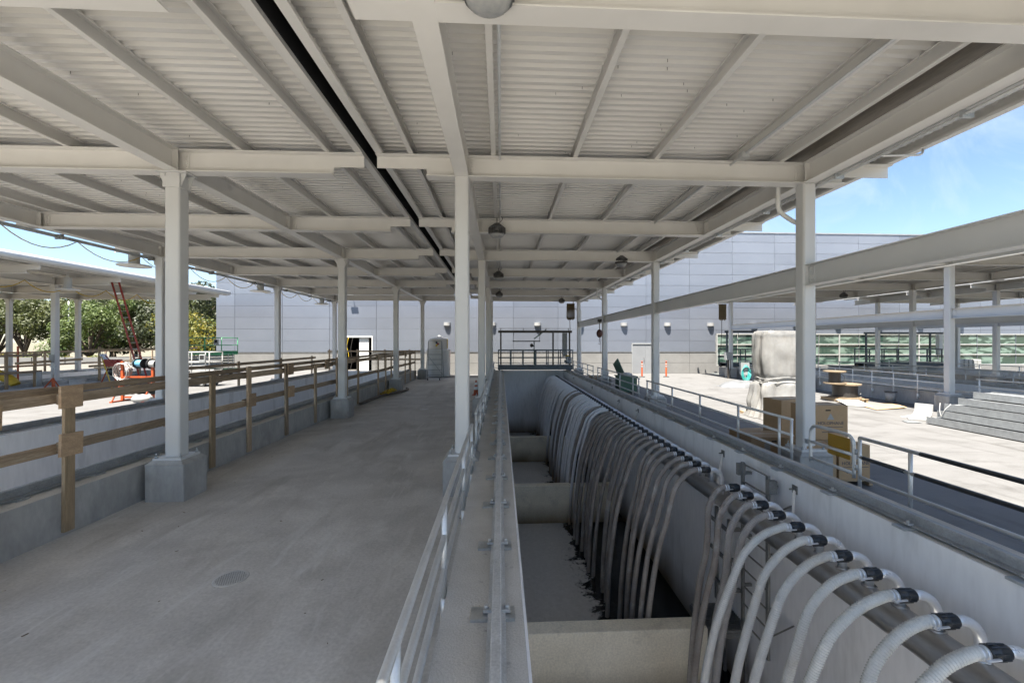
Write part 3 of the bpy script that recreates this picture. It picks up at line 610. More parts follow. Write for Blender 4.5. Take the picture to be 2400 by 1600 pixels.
def shrub(x, y, z, w_, h, m, lab, seed, n=1400, leaf=.09):
    rnd = random.Random(seed); t = thing('shrub', lab, 'shrub', (x, y, z), group='shrubs below the trees')
    bl = [(rnd.uniform(-w_, w_), rnd.uniform(-.6, .6), rnd.uniform(.3, .9) * h, h * rnd.uniform(.3, .5)) for _ in range(10)]
    me = leaf_clump_mesh('foliage', n, 1, leaf, seed, bl); me.materials.append(m); ob('foliage', me, None, t)
    st = MB()
    for b in bl: st.tube([(b[0] * .3, b[1] * .3, -.1), (b[0], b[1], b[2])], .02, 5)
    ob('stem', st, MT['bark'], t)
shrub(-28.4, 41.5, 0, 1.9, 5.0, MT['flower'], 'tall yellow flowering shrub between the column and the silver building', 1, 3200, .12)
shrub(-58, 50, 0, 2.5, 1.5, MT['leafB'], 'low bright green shrub below the broad olive tree', 2)
shrub(-53.5, 50.5, 0, 2.0, 1.2, MT['flower'], 'low yellow flowering shrub below the left trees', 3)
shrub(-45, 48, 0, 2.4, 1.0, MT['flower'], 'low yellow green shrub at the foot of the bright tree', 4)
shrub(-63, 51, 0, 2.5, 1.3, MT['leafA'], 'low olive shrub at the far left below the trees', 5)
lp = thing('lamp_post', 'slim grey lamp post standing in front of the trees', 'lamp post', (-49.5, 52, 0))
ob('post', MB().cyl((0, 0, 0), (0, 0, 7.2), .10, .06, 10), MT['alu'], lp); ob('control_box', MB().box(-.2, .2, -.15, .15, 1.7, 2.4), MT['whitep'], lp)
# ================================================================== TANK RAILS
def crane_rail(label, x, y0, y1, clips=True, mr='rail'):
    t = thing('crane_rail', label, 'rail', (x, 0, 0))
    P = [(-.065, .615), (.065, .615), (.065, .627), (.014, .640), (.012, .695), (.034, .705), (.034, .738), (.026, .745), (-.026, .745), (-.034, .738), (-.034, .705), (-.012, .695), (-.014, .640), (-.065, .627)]
    ob('rail', MB().prism(P, 'y', y0, y1), MT[mr], t)
    pm_ = MB().box(-.19, .13, -.075, .075, CURB + .001, .614).mesh('tie_plate'); pm_.materials.append(MT['galv'])
    cm_ = MB().box(.035, .10, -.028, .028, .628, .648).cyl((.075, 0, .648), (.075, 0, .672), .018, n=6).mesh('rail_clip'); cm_.materials.append(MT['rail'])
    y = y0 + .35; k = 0
    while y < y1:
        ob('tie_plate', pm_, None, t, loc=(0, y, 0))
        if clips:
            ob('rail_clip', cm_, None, t, loc=(0, y, 0)); ob('rail_clip', cm_, None, t, loc=(0, y, 0), rot=(0, 0, math.pi))
        y += 1.06
    return t
crane_rail('clipped steel rail along the narrow wall between walkway and hose tank', -.03, .7, 29.2)
crane_rail('steel rail on the tank wall in front of the right railing', 4.46, .9, 29.2, mr='rail2')
crane_rail('steel rail on the curb behind the wooden barrier', -6.16, -2, 30.0, False, 'rail2')
crane_rail('steel rail on the far wall of the left tank beside the sunlit deck', -10.95, -2, 30.0, False, 'rail2')
crane_rail('steel rail on the near wall of the tank beyond the right deck', 17.4, 5, 32.0, False)
crane_rail('steel rail on the far wall of the tank beyond the right deck', 22.2, 5, 32.0, False)
crane_rail('steel rail on the curb of the far left tank', -22.9, 8, 39.0, False)
crane_rail('steel rail on the far wall of the far left tank', -28.3, 8, 39.0, False)

# ================================================================== METAL RAILINGS
def railing(label, x, y0, y1, posts, zs=(1.25, .98, .70), side=-1, zb=.27, mt='alu', r=.024, bracket=True, group=None):
    t = thing('guard_railing', label, 'railing', group=group)
    for y in posts:
        p = ob('post', MB().cyl((x, y, zb + .12), (x, y, zs[0]), r, n=10), MT[mt], t)
        if bracket: ob('socket', MB().cyl((x, y, zb), (x, y, zb + .2), r * 1.35, n=10).box(min(x, x - side * .055), max(x, x - side * .055), y - .03, y + .03, zb + .03, zb + .17), MT[mt], p)
    for z in zs:
        ob('rail', MB().cyl((x, y0, z), (x, y1, z), r, n=10), MT[mt], t)
    return t
railing('bare aluminium railing at lower centre, nearest the viewer', -.47, -1.5, 7.05, [-1.4, .3, 1.95, 3.62, 5.48, 6.97])
railing('aluminium railing past the first central column on the left tank wall', -.47, 8.1, 14.7, [8.2, 9.9, 11.5, 13.1, 14.6])
railing('aluminium railing between the second and third central columns', -.47, 15.6, 22.3, [15.7, 17.3, 18.9, 20.6, 22.2])
railing('aluminium railing at the far end of the central wall', -.47, 23.2, 29.4, [23.3, 25.3, 27.3, 29.3])
rr_ = railing('right railing with black foam sleeves, nearest the viewer', 5.03, .8, 5.8, [2.4, 3.7, 5.05, 5.8], side=1, zb=.3)
ob('foam_sleeve', MB().cyl((5.03, .8, 1.25), (5.03, 4.92, 1.25), .0275, n=12), MT['black'], rr_)
ob('foam_sleeve', MB().cyl((5.03, .8, .98), (5.03, 4.98, .98), .0275, n=12), MT['black'], rr_)
ob('foam_sleeve', MB().cyl((5.03, 5.12, .98), (5.03, 5.74, .98), .0275, n=12), MT['black'], rr_)
gt = thing('railing_gate', 'small swing gate with rounded corners beside the near right column', 'gate', (5.03, 0, 0))
ob('frame', MB().tube(smooth_path([(0, 5.90, .66), (0, 5.90, 1.1), (0, 5.94, 1.21), (0, 6.06, 1.25), (0, 6.60, 1.25), (0, 6.72, 1.21), (0, 6.76, 1.1), (0, 6.76, .66)], 6), .024, 10), MT['alu'], gt)
for z in (.98, .72): ob('rail', MB().cyl((0, 5.90, z), (0, 6.76, z), .024, n=10), MT['alu'], gt)
ob('latch', MB().box(-.03, .03, 6.78, 6.86, .93, 1.0), MT['galv'], gt)
for z in (1.0, .78): ob('hinge', MB().cyl((0, 5.86, z), (0, 5.86, z + .07), .018, n=8), MT['galv'], gt)
railing('right railing just past the near right column, cardboard boxes behind it', 5.03, 7.2, 14.65, [7.22, 7.55, 8.9, 10.66, 12.43, 13.76, 14.6], side=1, zb=.3)
railing('right railing past the second right column, green bin behind it', 5.03, 15.4, 22.2, [15.5, 16.2, 18.0, 20.0, 21.3, 22.15], side=1, zb=.3)
railing('right railing at the far end of the hose tank', 5.03, 23.2, 29.6, [23.3, 24.8, 26.4, 28.0, 29.5], side=1, zb=.3)
for i, (a, b, s) in enumerate(((1.5, 14.6, 'railing along the far tank curb behind the galvanised trays'), (15.6, 22.3, 'railing along the far tank curb behind the cable reels'), (23.2, 30.0, 'railing along the far tank curb behind the teal hose'))):
    railing('pale ' + s, 17.02, a, b, [a + .1 + (b - a - .2) * k / 6 for k in range(7)], side=-1, mt='whitep')
railing('grey railing on the far wall of the tank beyond the right deck', 22.58, 6, 31.5, [6.2 + 1.95 * k for k in range(13)], side=1)
railing('grey railing on the near wall of the farthest right tank', 27.92, 8, 31.5, [8.2 + 1.95 * k for k in range(12)], side=-1)
# yellow tag plate hung on the gate
tag(ob('tag_plate', MB().box(5.055, 5.062, 6.0, 6.42, .88, 1.19), pm('mustard_plate', (.30, .17, .012), None, 4, .5)), 'plain mustard yellow plate hung on the small railing gate', 'plate')

# ================================================================== HEADER PIPES AND HOSES
HX, HZ, HR = 4.0, -.22, .165
GROUPS = [(3.05, .365, 11, 'near', -1.2, 7.12), (7.66, .368, 18, 'middle', 7.62, 14.15), (14.42, .371, 40, 'far', 14.3, 29.3)]
elb = MB(); EP = [(HX + .02, 0, HZ + .05), (HX + .02, 0, .08)] + [(3.83 + .19 * math.cos(R(a)), 0, .08 + .19 * math.sin(R(a))) for a in range(10, 91, 10)] + [(3.80, 0, .27)]
ELM = elb.tube(EP, .044, 12).mesh('elbow'); ELM.materials.append(MT['bright'])
COLL = MB().lathe([(.053, -.0), (.075, .012), (.06, .03)], (HX + .02, 0, HZ + .145), 12).mesh('weld_collar'); COLL.materials.append(MT['stainless'])
def coupling_mesh(fine):
    c = MB(); n = 16 if fine else 8
    prof = [(.05, 0), (.064, .0), (.064, .02), (.072, .022), (.072, .085), (.076, .09), (.076, .115), (.068, .12), (.068, .165), (.058, .17), (.05, .17)]
    c.lathe(prof, (0, 0, 0), n)
    if fine:
        for k in range(8):
            q = R(45 * k + 20); c.box(.066, .079, -.007, .007, .025, .16) if k == 0 else None
            if k: 
                m = MB().box(.066, .079, -.007, .007, .025, .16).xf(Matrix.Rotation(q, 4, 'Z')); c.add(m.v, m.f)
    return c.xf(Matrix.Diagonal((.82, .82, .95, 1))).xf(Matrix.Rotation(R(-90), 4, 'Y')).xf(Matrix.Translation((3.795, 0, .27)))
CPF = coupling_mesh(True).mesh('coupling'); CPF.materials.append(MT['black'])
CPS = coupling_mesh(False).mesh('coupling'); CPS.materials.append(MT['black'])
LEV = MB().bar((3.66, 0, .03), (3.55, 0, .022), .018, .012).tube([(3.55 + .02 * math.cos(q * .7), .022 * math.sin(q * .7), .02) for q in range(10)], .003, 5).xf(Matrix.Translation((0, -.075, .24))).mesh('cam_lever'); LEV.materials.append(MT['bright'])
CLP = MB().cyl((3.625, 0, .27), (3.600, 0, .27), .052, n=14).mesh('hose_clamp'); CLP.materials.append(MT['bright'])
CLP2 = MB().cyl((3.585, 0, .27), (3.565, 0, .2685), .052, n=14).mesh('hose_clamp'); CLP2.materials.append(MT['bright'])
BASE = [(3.62, .27), (3.50, .262), (3.28, .155), (3.06, -.08), (2.92, -.43), (2.80, -.79), (2.70, -1.15), (2.60, -1.7), (2.50, -2.6), (2.44, -3.85)]
hr = random.Random(5)
for gi_, (ys, dy, n, nm, pa, pb) in enumerate(GROUPS):
    hp = thing('header_pipe', {'near': 'thick stainless header pipe feeding the light grey hoses nearest the viewer', 'middle': 'stainless header pipe with an open cut end feeding the brown hoses', 'far': 'stainless header pipe at the far end feeding the white hoses'}[nm], 'pipe', (0, 0, 0))
    pp = MB().tube([(HX, pa, HZ), (HX, pb, HZ)], HR, 28, caps=False)
    ob('pipe', pp, MT['stainless'], hp)
    for y_ in (pa, pb):
        ob('end_cap', MB().cyl((HX, y_ + (.004 if y_ == pa else -.004), HZ), (HX, y_ + (.012 if y_ == pa else -.012), HZ), HR - .004, n=28), MT['stainless'], hp)
        ob('drain_stub', MB().cyl((HX, y_ + (.06 if y_ == pa else -.06), HZ - HR - .03), (HX, y_ + (.06 if y_ == pa else -.06), HZ - HR + .01), .014, n=8), MT['stainless'], hp)
    for k in range(n):
        y = ys + dy * k
        ob('elbow', ELM, None, hp, loc=(0, y, 0))
        if gi_ < 2: ob('weld_collar', COLL, None, hp, loc=(0, y, 0))
        if nm == 'near': lab = ordinal(k) + ' ribbed suction hose from the near end, ' + ('clean light grey' if k < 7 else 'dusty grey brown')
        elif nm == 'middle': lab = 'brown stained hose, ' + ordinal(k) + ' from the open end of the middle pipe'
        else: lab = 'white grey hose, ' + ordinal(k) + ' on the far pipe counted from the near side'
        h = thing('suction_hose', lab, 'hose', (0, y, 0), group='hoses hanging from the header pipes')
        # path
        wx, wz, wy = hr.uniform(-.09, .09), hr.uniform(-.4, .4), hr.uniform(-.16, .16)
        if nm == 'middle': wx = .20 - .018 * k + hr.uniform(-.07, .07); wy = hr.uniform(-.14, .12)
        if nm == 'far': wx = hr.uniform(-.06, .06) + .04; wy = hr.uniform(-.12, .12)
        if nm == 'near' and k >= 9: wx = .42 if k == 10 else .40; wy = -.25 if k == 10 else .05
        if nm == 'near' and k in (7, 8): wx = .34 if k == 8 else .26
        ctl = []
        for i, (px_, pz_) in enumerate(BASE):
            f = max(0, i - 1) / (len(BASE) - 2)
            fx = min(1, f * 2.2)
            sw = math.sin(f * 3.1 + k * 1.3) * (.05 if nm == 'middle' else .02)
            ctl.append((px_ + wx * fx + sw * f, wy * f * f + sw * .6 * f, pz_ + (wz * .15 * fx if i < 8 else 0)))
        if nm == 'far':      # the far hoses bow out lower before they drop
            ctl = [(a - .10 * min(1, i / 3), b, c) for i, (a, b, c) in enumerate(ctl)]
        rib = nm == 'near'
        path = smooth_path(ctl, 10 if not rib else 40)
        if rib:
            # resample at rib spacing
            L_ = [0]
            for a, b in zip(path[:-1], path[1:]): L_.append(L_[-1] + (b - a).length)
            pitch = .024; m_ = int(3.4 / (pitch / 4)); pts = []; rs = []; j = 0
            for q in range(m_):
                s_ = q * pitch / 4
                while j < len(L_) - 2 and L_[j + 1] < s_: j += 1
                if s_ > L_[-1]: break
                t_ = (s_ - L_[j]) / max(1e-6, L_[j + 1] - L_[j]); pts.append(path[j].lerp(path[j + 1], t_)); rs.append((.0435, .0495, .0495, .0435)[q % 4] if q > 8 else .046)
            tb = MB().tube(pts, .047, 14, rs=rs)
        else: tb = MB().tube(path, .049, 9)
        mt_ = MT['hoseC'] if nm == 'far' else MT['hoseB'] if nm == 'middle' else (MT['hoseA'] if k < 7 else MT['hoseA2'] if k < 9 else MT['hoseB'])
        if nm == 'far' and hr.random() < .22 and k < 22: mt_ = MT['hoseB']
        ob('corrugated_tube' if rib else 'tube', tb, mt_, h, fix=False)
        ob('coupling', CPF if rib else CPS, None, h)
        ob('hose_clamp', CLP, None, h)
        if nm != 'far': ob('hose_clamp', CLP2, None, h)
        if rib: ob('cam_lever', LEV, None, h)
for y, s in ((6.14, 'nearest the viewer'), (8.2, 'beside the strut ladder'), (13.4, 'above the end of the middle pipe'), (15.6, 'above the start of the far pipe'), (20.2, 'halfway along the far pipe'), (25.4, 'farthest from the viewer')):
    t = thing('wall_tie', 'thin tie rod between tank wall and header pipe, ' + s, 'tie rod', (0, y, 0), group='tie rods along the tank wall')
    ob('anchor_plate', MB().box(4.322, 4.334, -.055, .055, .36, .48), MT['strut'], t); ob('bolt', MB().cyl((4.322, .02, .42), (4.26, .02, .42), .014, n=6), MT['strut'], t)
    ob('rod', MB().bar((4.32, 0, .41), (4.06, -.32, -.06), .035, .008), MT['bright'], t)
# strut ladder down to the landing
ld = thing('strut_ladder', 'grey steel strut ladder on the tank wall behind the near hoses', 'ladder', (0, 0, 0))
for y, zt in ((6.55, .50), (7.25, .52)):
    ob('stringer', MB().box(4.16, 4.20, y - .03, y + .03, -2.38, zt), MT['strut'], ld)
    for z in (.33, -.75, -1.6): ob('standoff', MB().box(4.20, 4.332, y - .022, y + .022, z - .022, z + .022), MT['strut'], ld)
for i in range(10): ob('rung', MB().cyl((4.18, 6.57, .49 - .3 * i), (4.18, 7.23, .49 - .3 * i), .014, n=8), MT['strut'], ld)
ob('head_block', MB().box(4.12, 4.25, 7.28, 7.36, .28, .48), MT['strut'], ld); ob('head_block', MB().box(4.12, 4.25, 6.42, 6.50, .25, .45), MT['strut'], ld)
ob('brace', MB().bar((4.18, 6.5, -.1), (4.31, 6.2, .15), .06, .02), MT['strut'], ld); ob('brace', MB().bar((4.18, 6.5, -2.0), (4.31, 6.15, -1.6), .06, .02), MT['strut'], ld)
fr = thing('pipe_rack', 'grey channel frame below the header pipe, left of the strut ladder', 'frame', (0, 0, 0))
for y, za, zb_ in ((7.6, -2.38, -.62), (8.05, -2.3, -.55)): ob('upright', MB().box(4.10, 4.15, y - .03, y + .03, za, zb_), MT['strut'], fr)
for z in (-.8, -1.35, -1.9): ob('cross_channel', MB().box(4.06, 4.098, 7.45, 8.2, z - .03, z + .03), MT['strut'], fr); ob('arm', MB().box(4.152, 4.33, 7.57, 7.63, z - .03, z + .03), MT['strut'], fr)

# ================================================================== WOODEN BARRIERS
def board(parent, name, p0, p1, w_, h_, m, up=(0, 0, 1)):
    """a plank with its length on local X"""
    p0, p1 = Vector(p0), Vector(p1); d = p1 - p0; ln = d.length; x = d.normalized(); u = Vector(up); y = u.cross(x)
    if y.length < 1e-3: y = Vector((0, 1, 0)).cross(x)
    y.normalize(); z = x.cross(y)
    o = ob(name, MB().box(-ln / 2, ln / 2, -w_ / 2, w_ / 2, -h_ / 2, h_ / 2), m, parent, bevel=.003)
    M = Matrix((x, y, z)).transposed().to_4x4(); M.translation = (p0 + p1) / 2; o.matrix_local = M; return o
wr = random.Random(9)
def barrier(label, x, y0, y1, posts, gus=(), zr=(1.82, 1.18), zb=.05, back=True):
    t = thing('wooden_barrier', label, 'barrier', group='lumber barriers along the tanks')
    for y in posts:
        zt = zr[0] + wr.uniform(.06, .22)
        tl = wr.uniform(-.015, .015)
        board(t, 'post', (x + .005, y, zb), (x + .005 + tl, y + wr.uniform(-.03, .03), zt), .045, .14, MT['woodB'] if wr.random() < .25 else MT['woodA'], up=(0, 1, 0))
    for j, z in enumerate(zr):
        cuts = [y0] + [p for i, p in enumerate(posts) if i % 2 == 1 and y0 < p < y1] + [y1]
        for i, (a, b) in enumerate(zip(cuts[:-1], cuts[1:])):
            o_ = .045 * (1 if i % 2 == 0 else 2) * .9
            s_ = wr.uniform(-.012, .012)
            board(t, 'rail_board', (x - .03 - o_, a - .06, z + s_), (x - .03 - o_, b + .06, z + s_ + wr.uniform(-.02, .02)), .04, .135, MT['woodA'])
    if back: board(t, 'rail_board', (x - .20, y0, zr[0] + .12), (x - .20, y1, zr[0] + .12), .04, .09, MT['woodA'])
    for y, z in gus:
        g = ob('gusset', MB().box(-.018, .018, -.15, .15, -.15, .15), MT['ply'], t, loc=(x + .045, y + .1, z), rot=(wr.uniform(-.05, .05), 0, 0))
    return t
barrier('weathered lumber barrier with square plywood gussets at the left edge, nearest the viewer', -5.84, 2.2, 7.95, [2.6, 3.9, 5.2, 6.12], [(6.02, 1.86), (6.02, 1.22), (5.05, 1.72)])
barrier('weathered lumber barrier just past the first left column', -5.84, 7.95, 15.4, [9.03, 10.31, 12.07, 13.9], [(10.25, 1.24), (12.1, 1.84), (12.15, 1.22), (14.6, 1.84)])
barrier('weathered lumber barrier between the second and third left columns', -5.84, 15.4, 23.0, [15.7, 16.66, 17.95, 20.88, 22.2], [(16.0, 1.84)])
barrier('lumber barrier at the far end of the walkway curb', -5.84, 23.0, 30.0, [23.3, 24.9, 26.67, 28.2, 29.69], [(26.6, 1.84)])
# cross barrier at the far end of the left tank
t = thing('wooden_barrier', 'lumber barrier running crosswise at the far end of the left tank', 'barrier', group='lumber barriers along the tanks')
for x in (-11.9, -10.0, -8.1, -6.4): board(t, 'post', (x, 30.6, .05), (x, 30.6, 2.05), .045, .1, MT['woodA'], up=(1, 0, 0))
for z in (1.92, 1.35): board(t, 'rail_board', (-12.0, 30.54, z), (-5.5, 30.54, z), .04, .12, MT['woodA'])
# loose barriers on the far left deck
t = thing('wooden_barrier', 'short pale lumber barrier with tall posts in front of the far left tank', 'barrier', group='lumber barriers along the tanks')
for y in (20.75, 21.95): board(t, 'post', (-22.45, y, .4), (-22.45, y, 2.1), .06, .12, MT['woodB'], up=(0, 1, 0))
for z in (1.95, 1.15): board(t, 'rail_board', (-22.38, 20.0, z), (-22.38, 22.2, z), .04, .12, MT['woodA'])
board(t, 'rail_board', (-22.33, 21.0, 1.58), (-22.33, 24.2, 1.66), .04, .12, MT['woodB'])
t = thing('wooden_barrier', 'pale lumber barrier behind the far left column with red tape', 'barrier', group='lumber barriers along the tanks')
for y in (25.3, 28.0): board(t, 'post', (-22.45, y, .4), (-22.45, y, 2.3), .06, .12, MT['woodB'], up=(0, 1, 0))
for z in (2.12, 1.25): board(t, 'rail_board', (-22.38, 24.6, z), (-22.38, 33, z), .04, .12, MT['woodB'])
t = thing('wooden_barrier', 'long dark lumber barrier on the far side of the far left tank', 'barrier', group='lumber barriers along the tanks')
for i in range(13): board(t, 'post', (-28.75, 14 + 2.1 * i, .4), (-28.75, 14 + 2.1 * i, 2.0), .05, .12, MT['woodA'], up=(0, 1, 0))
for z in (1.93, 1.12): board(t, 'rail_board', (-28.7, 13, z), (-28.7, 39.5, z), .04, .12, MT['woodA'])
t = thing('wooden_barrier', 'dark lumber barrier on the far wall of the left tank beside the deck', 'barrier', group='lumber barriers along the tanks')
for i in range(4): board(t, 'post', (-11.3, 15.6 + 3.6 * i, .4), (-11.3, 15.6 + 3.6 * i, 1.75), .05, .12, MT['woodA'], up=(0, 1, 0))
board(t, 'rail_board', (-11.34, 15.4, 1.62), (-11.34, 27.0, 1.62), .04, .12, MT['woodA'])

# ================================================================== LIGHTS, CONDUITS, CORDS, DOWNPIPES
hs = MB().lathe([(.02, .23), (.07, .22), (.13, .17), (.17, .14), (.215, .10), (.215, .085), (.16, .08), (.16, -.04), (.19, -.05), (.20, -.075), (.17, -.08)], (0, 0, 0), 24).mesh('housing'); hs.materials.append(MT['fix'])
fn = MB().box(.155, .222, -.006, .006, -.045, .10).mesh('fin'); fn.materials.append(MT['fix'])
le = MB().lathe([(.185, -.075), (.17, -.11), (.12, -.145), (.05, -.16), (.001, -.162)], (0, 0, 0), 24).mesh('lens'); le.materials.append(MT['lens'])
cd = MB().tube(smooth_path([(0, 0, .22), (0, 0, .34), (0, 0, .38)], 4), .012, 6).tube(smooth_path([(.03, 0, .22), (.12, .02, .30), (.14, .03, .38), (.06, 0, .40)], 5), .008, 6).mesh('hanger'); cd.materials.append(MT['iron'])
for x, y, s in ((-.1, 3.49, 'cut by the top edge of the picture'), (-.1, 11.2, 'next to the first central column, nearest whole one'), (-.1, 18.8, 'second behind the central column'), (-.1, 26.4, 'third behind the central column'), (4.3, 15.2, 'hanging near the right column row'), (4.3, 30.3, 'hanging above the bridge at the far end'),
                (21.5, 15.2, 'under the canopy beyond the right deck'), (21.5, 26.0, 'far back under the canopy beyond the right deck')):
    t = thing('pendant_light', 'dark finned dome pendant light ' + s, 'pendant light', (x, y, 5.44), group='finned pendant lights under the roofs')
    ob('housing', hs, None, t); ob('lens', le, None, t); ob('hanger', cd, None, t)
    for k in range(22): ob('fin', fn, None, t, rot=(0, 0, 2 * math.pi * k / 22))
dm = MB().lathe([(.001, .55), (.15, .55), (.15, .05), (.2, .04), (.44, .0), (.46, -.03), (.42, -.05), (.2, -.04), (.001, -.06)], (0, 0, 0), 24).mesh('shade'); dm.materials.append(MT['whitep'])
for x, y, s in ((-12.0, 14.75, 'nearest the first left column'), (-11.85, 21.9, 'in front of the silver building'), (-11.85, 29.2, 'farthest along the left eave'), (-20.7, 21.7, 'under the far left canopy')):
    t = thing('disc_light', 'white disc light on a thick stem ' + s, 'disc light', (x, y, 5.1), group='disc lights along the left eaves')
    ob('shade', dm, None, t); ob('stem', MB().cyl((0, 0, .55), (0, 0, .72), .05, n=8), MT['whitep'], t)
cdt = thing('conduit_run', 'bundle of thin grey conduits clamped under the left eave girder', 'conduit', (0, 0, 0))
for dx, dz in ((-.15, .0), (-.21, .02), (-.27, .0), (-.18, -.05)): ob('conduit', MB().cyl((-11.45 + dx, -6, 5.38 + dz), (-11.45 + dx, 30.8, 5.38 + dz), .017, n=6), MT['galv'], cdt)
for y in range(-3, 31, 3): ob('clamp', MB().box(-11.76, -11.56, y - .02, y + .02, 5.30, 5.43), MT['strut'], cdt)
cdt = thing('conduit_run', 'thin white conduits clamped under the right eave girder', 'conduit', (0, 0, 0))
for dx, dz in ((.16, .0), (.22, .015), (.17, .05)): ob('conduit', MB().cyl((5.52 + dx, -6, 5.39 + dz), (5.52 + dx, 30.8, 5.39 + dz), .018, n=8), MT['alu'], cdt)
for y in range(1, 31, 2): ob('clamp', MB().box(5.63, 5.78, y - .02, y + .02, 5.34, 5.43), MT['galv'], cdt); 
for y in (6.2, 13.6): ob('branch', MB().tube(smooth_path([(5.70, y, 5.39), (5.9, y - .02, 5.39), (6.3, y - .02, 5.41), (6.36, y - .02, 5.5)], 4), .017, 8), MT['alu'], cdt)
cdt = thing('conduit_run', 'pale conduit with a junction box along the roof purlin at upper right', 'conduit', (0, 0, 0))
ob('conduit', MB().cyl((4.12, -4, 5.77), (4.12, 30.5, 5.77), .022, n=8), MT['alu'], cdt); ob('junction_box', MB().box(4.06, 4.18, 7.05, 7.2, 5.70, 5.80), MT['alu'], cdt)
cdt = thing('conduit_run', 'pale conduit along the purlin that carries the central pendant lights', 'conduit', (0, 0, 0))
ob('conduit', MB().cyl((-.02, -4, 5.78), (-.02, 30.5, 5.78), .02, n=8), MT['alu'], cdt)
cdt = thing('conduit_run', 'pale conduits under the left eave of the canopy beyond the right deck', 'conduit', (0, 0, 0))
for dx in (-.15, -.22): ob('conduit', MB().cyl((16.6 + dx, 0, 5.38), (16.6 + dx, 31, 5.38), .02, n=6), MT['whitep'], cdt)
YS = [9.0, 10.7, 12.55, 14.68, 16.9, 19.03, 21.1, 23.4, 25.5, 27.5, 29.9]
pts = []
for a, b in zip(YS[:-1], YS[1:]):
    for k in range(8):
        f = k / 8; pts.append((-11.72, a + (b - a) * f, 5.36 - .34 * 4 * f * (1 - f)))
pts.append((-11.72, YS[-1], 5.36))
tag(ob('temporary_cord', MB().tube(pts, .013, 6), MT['yellow']), 'yellow temporary power cord looped below the left eave', 'cord')
pts = []
YS = [14.5 + 2.0 * k for k in range(8)]
for a, b in zip(YS[:-1], YS[1:]):
    for k in range(8):
        f = k / 8; pts.append((-21.4, a + (b - a) * f, 5.36 - .42 * 4 * f * (1 - f)))
tag(ob('temporary_cord', MB().tube(pts, .02, 6), MT['yellow']), 'bright yellow cord looped under the far left canopy', 'cord')
for y, s in ((7.55, 'on the near right column'), (22.75, 'on the third right column'), (30.35, 'on the last right column')):
    t = thing('downpipe', 'white rain downpipe with elbows ' + s, 'downpipe', (0, y, 0), group='downpipes on the right columns')
    ob('pipe', MB().tube(smooth_path([(5.18, .26, 5.98), (5.18, .26, 5.3), (5.18, .26, 5.12), (5.24, .26, 5.0), (5.45, .26, 4.86), (5.58, .26, 4.80), (5.70, .26, 4.68), (5.72, .26, 4.5), (5.72, .26, .4)], 6), .04, 10), MT['whitep'], t)
    ob('strap', MB().box(5.62, 5.77, .20, .31, 2.2, 2.24), MT['whitep'], t)
for x, y, s in ((4.95, 30.5, 'at the far end of the hose tank roof'), (16.1, 30.6, 'under the canopy beyond the right deck')):
    t = thing('cable_bundle', 'brown bundle of folded festoon cable ' + s, 'cable', (x, y, 0), group='festoon cable bundles')
    for k in range(7):
        ob('loop', MB().tube(smooth_path([(-.24 + .08 * k, 0, 5.3), (-.26 + .08 * k, -.05, 4.4 - .05 * (k % 3)), (-.22 + .08 * k, .0, 4.2 - .06 * (k % 2)), (-.18 + .08 * k, .05, 4.4), (-.2 + .08 * k, 0, 5.3)], 4), .028, 6), pm('brown_cable', (.13, .09, .035), (.09, .06, .025), 8, .6) if k == 0 else bpy.data.materials['brown_cable'], t)
    ob('drop_cable', MB().tube(smooth_path([(-.05, 0, 4.3), (-.02, .02, 3.4), (-.08, 0, 2.6), (-.1, 0, 1.9)], 5), .022, 6), MT['cable'], t)
hk = thing('chain_hoist', 'small chain hoist with hook hanging by the third right column', 'hoist', (5.2, 22.5, 0))
ob('trolley', MB().box(-.1, .1, -.08, .08, 3.62, 3.78), MT['iron'], hk); ob('chain', MB().cyl((0, 0, 3.2), (0, 0, 3.62), .02, n=6), MT['iron'], hk); ob('body', MB().sphere((0, 0, 3.02), .17, (1, .8, 1.3)), pm('rust_red', (.10, .03, .02), (.07, .03, .02), 6, .6), hk); ob('hook', MB().tube([(0, 0, 2.8), (0, 0, 2.6), (.05, 0, 2.52), (0, 0, 2.45), (-.05, 0, 2.5)], .015, 6), MT['iron'], hk); ob('pull_chain', MB().cyl((.05, 0, 2.0), (.05, 0, 2.9), .008, n=5), MT['iron'], hk)

# ================================================================== DRAINS, FLOOR HOSE, CONE
def drain(x, y, label):
    t = thing('floor_drain', label, 'drain', (x, y, 0), R(24), group='floor drains in the walkway'); t.scale = (.78, .78, 1)
    ob('sump', MB().cyl((0, 0, .0004), (0, 0, .0012), .187, n=32), MT['dark'], t)
    ring = MB(); n = 36
    vs = []; 
    for rr, z in ((.185, .002), (.185, .0050), (.215, .0045), (.222, .0005)):
        for k in range(n): q = 2 * math.pi * k / n; vs.append((rr * math.cos(q), rr * math.sin(q), z))
    ring.add(vs, [(i * n + k, i * n + (k + 1) % n, (i + 1) * n + (k + 1) % n, (i + 1) * n + k) for i in range(3) for k in range(n)])
    ob('rim', ring, MT['alu'], t)
    for i in range(-6, 7):
        w_ = i * .0275; h = math.sqrt(max(0, .187 ** 2 - w_ * w_))
        ob('grate_bar', MB().box(w_ - .006, w_ + .006, -h, h, .0022, .0042), MT['alu'], t)
        ob('grate_bar', MB().box(-h, h, w_ - .006, w_ + .006, .0023, .0044), MT['alu'], t)
drain(-2.96, 4.89, 'round steel drain grate in the walkway, the large near one'); drain(-2.94, 16.7, 'small round drain grate far down the walkway')
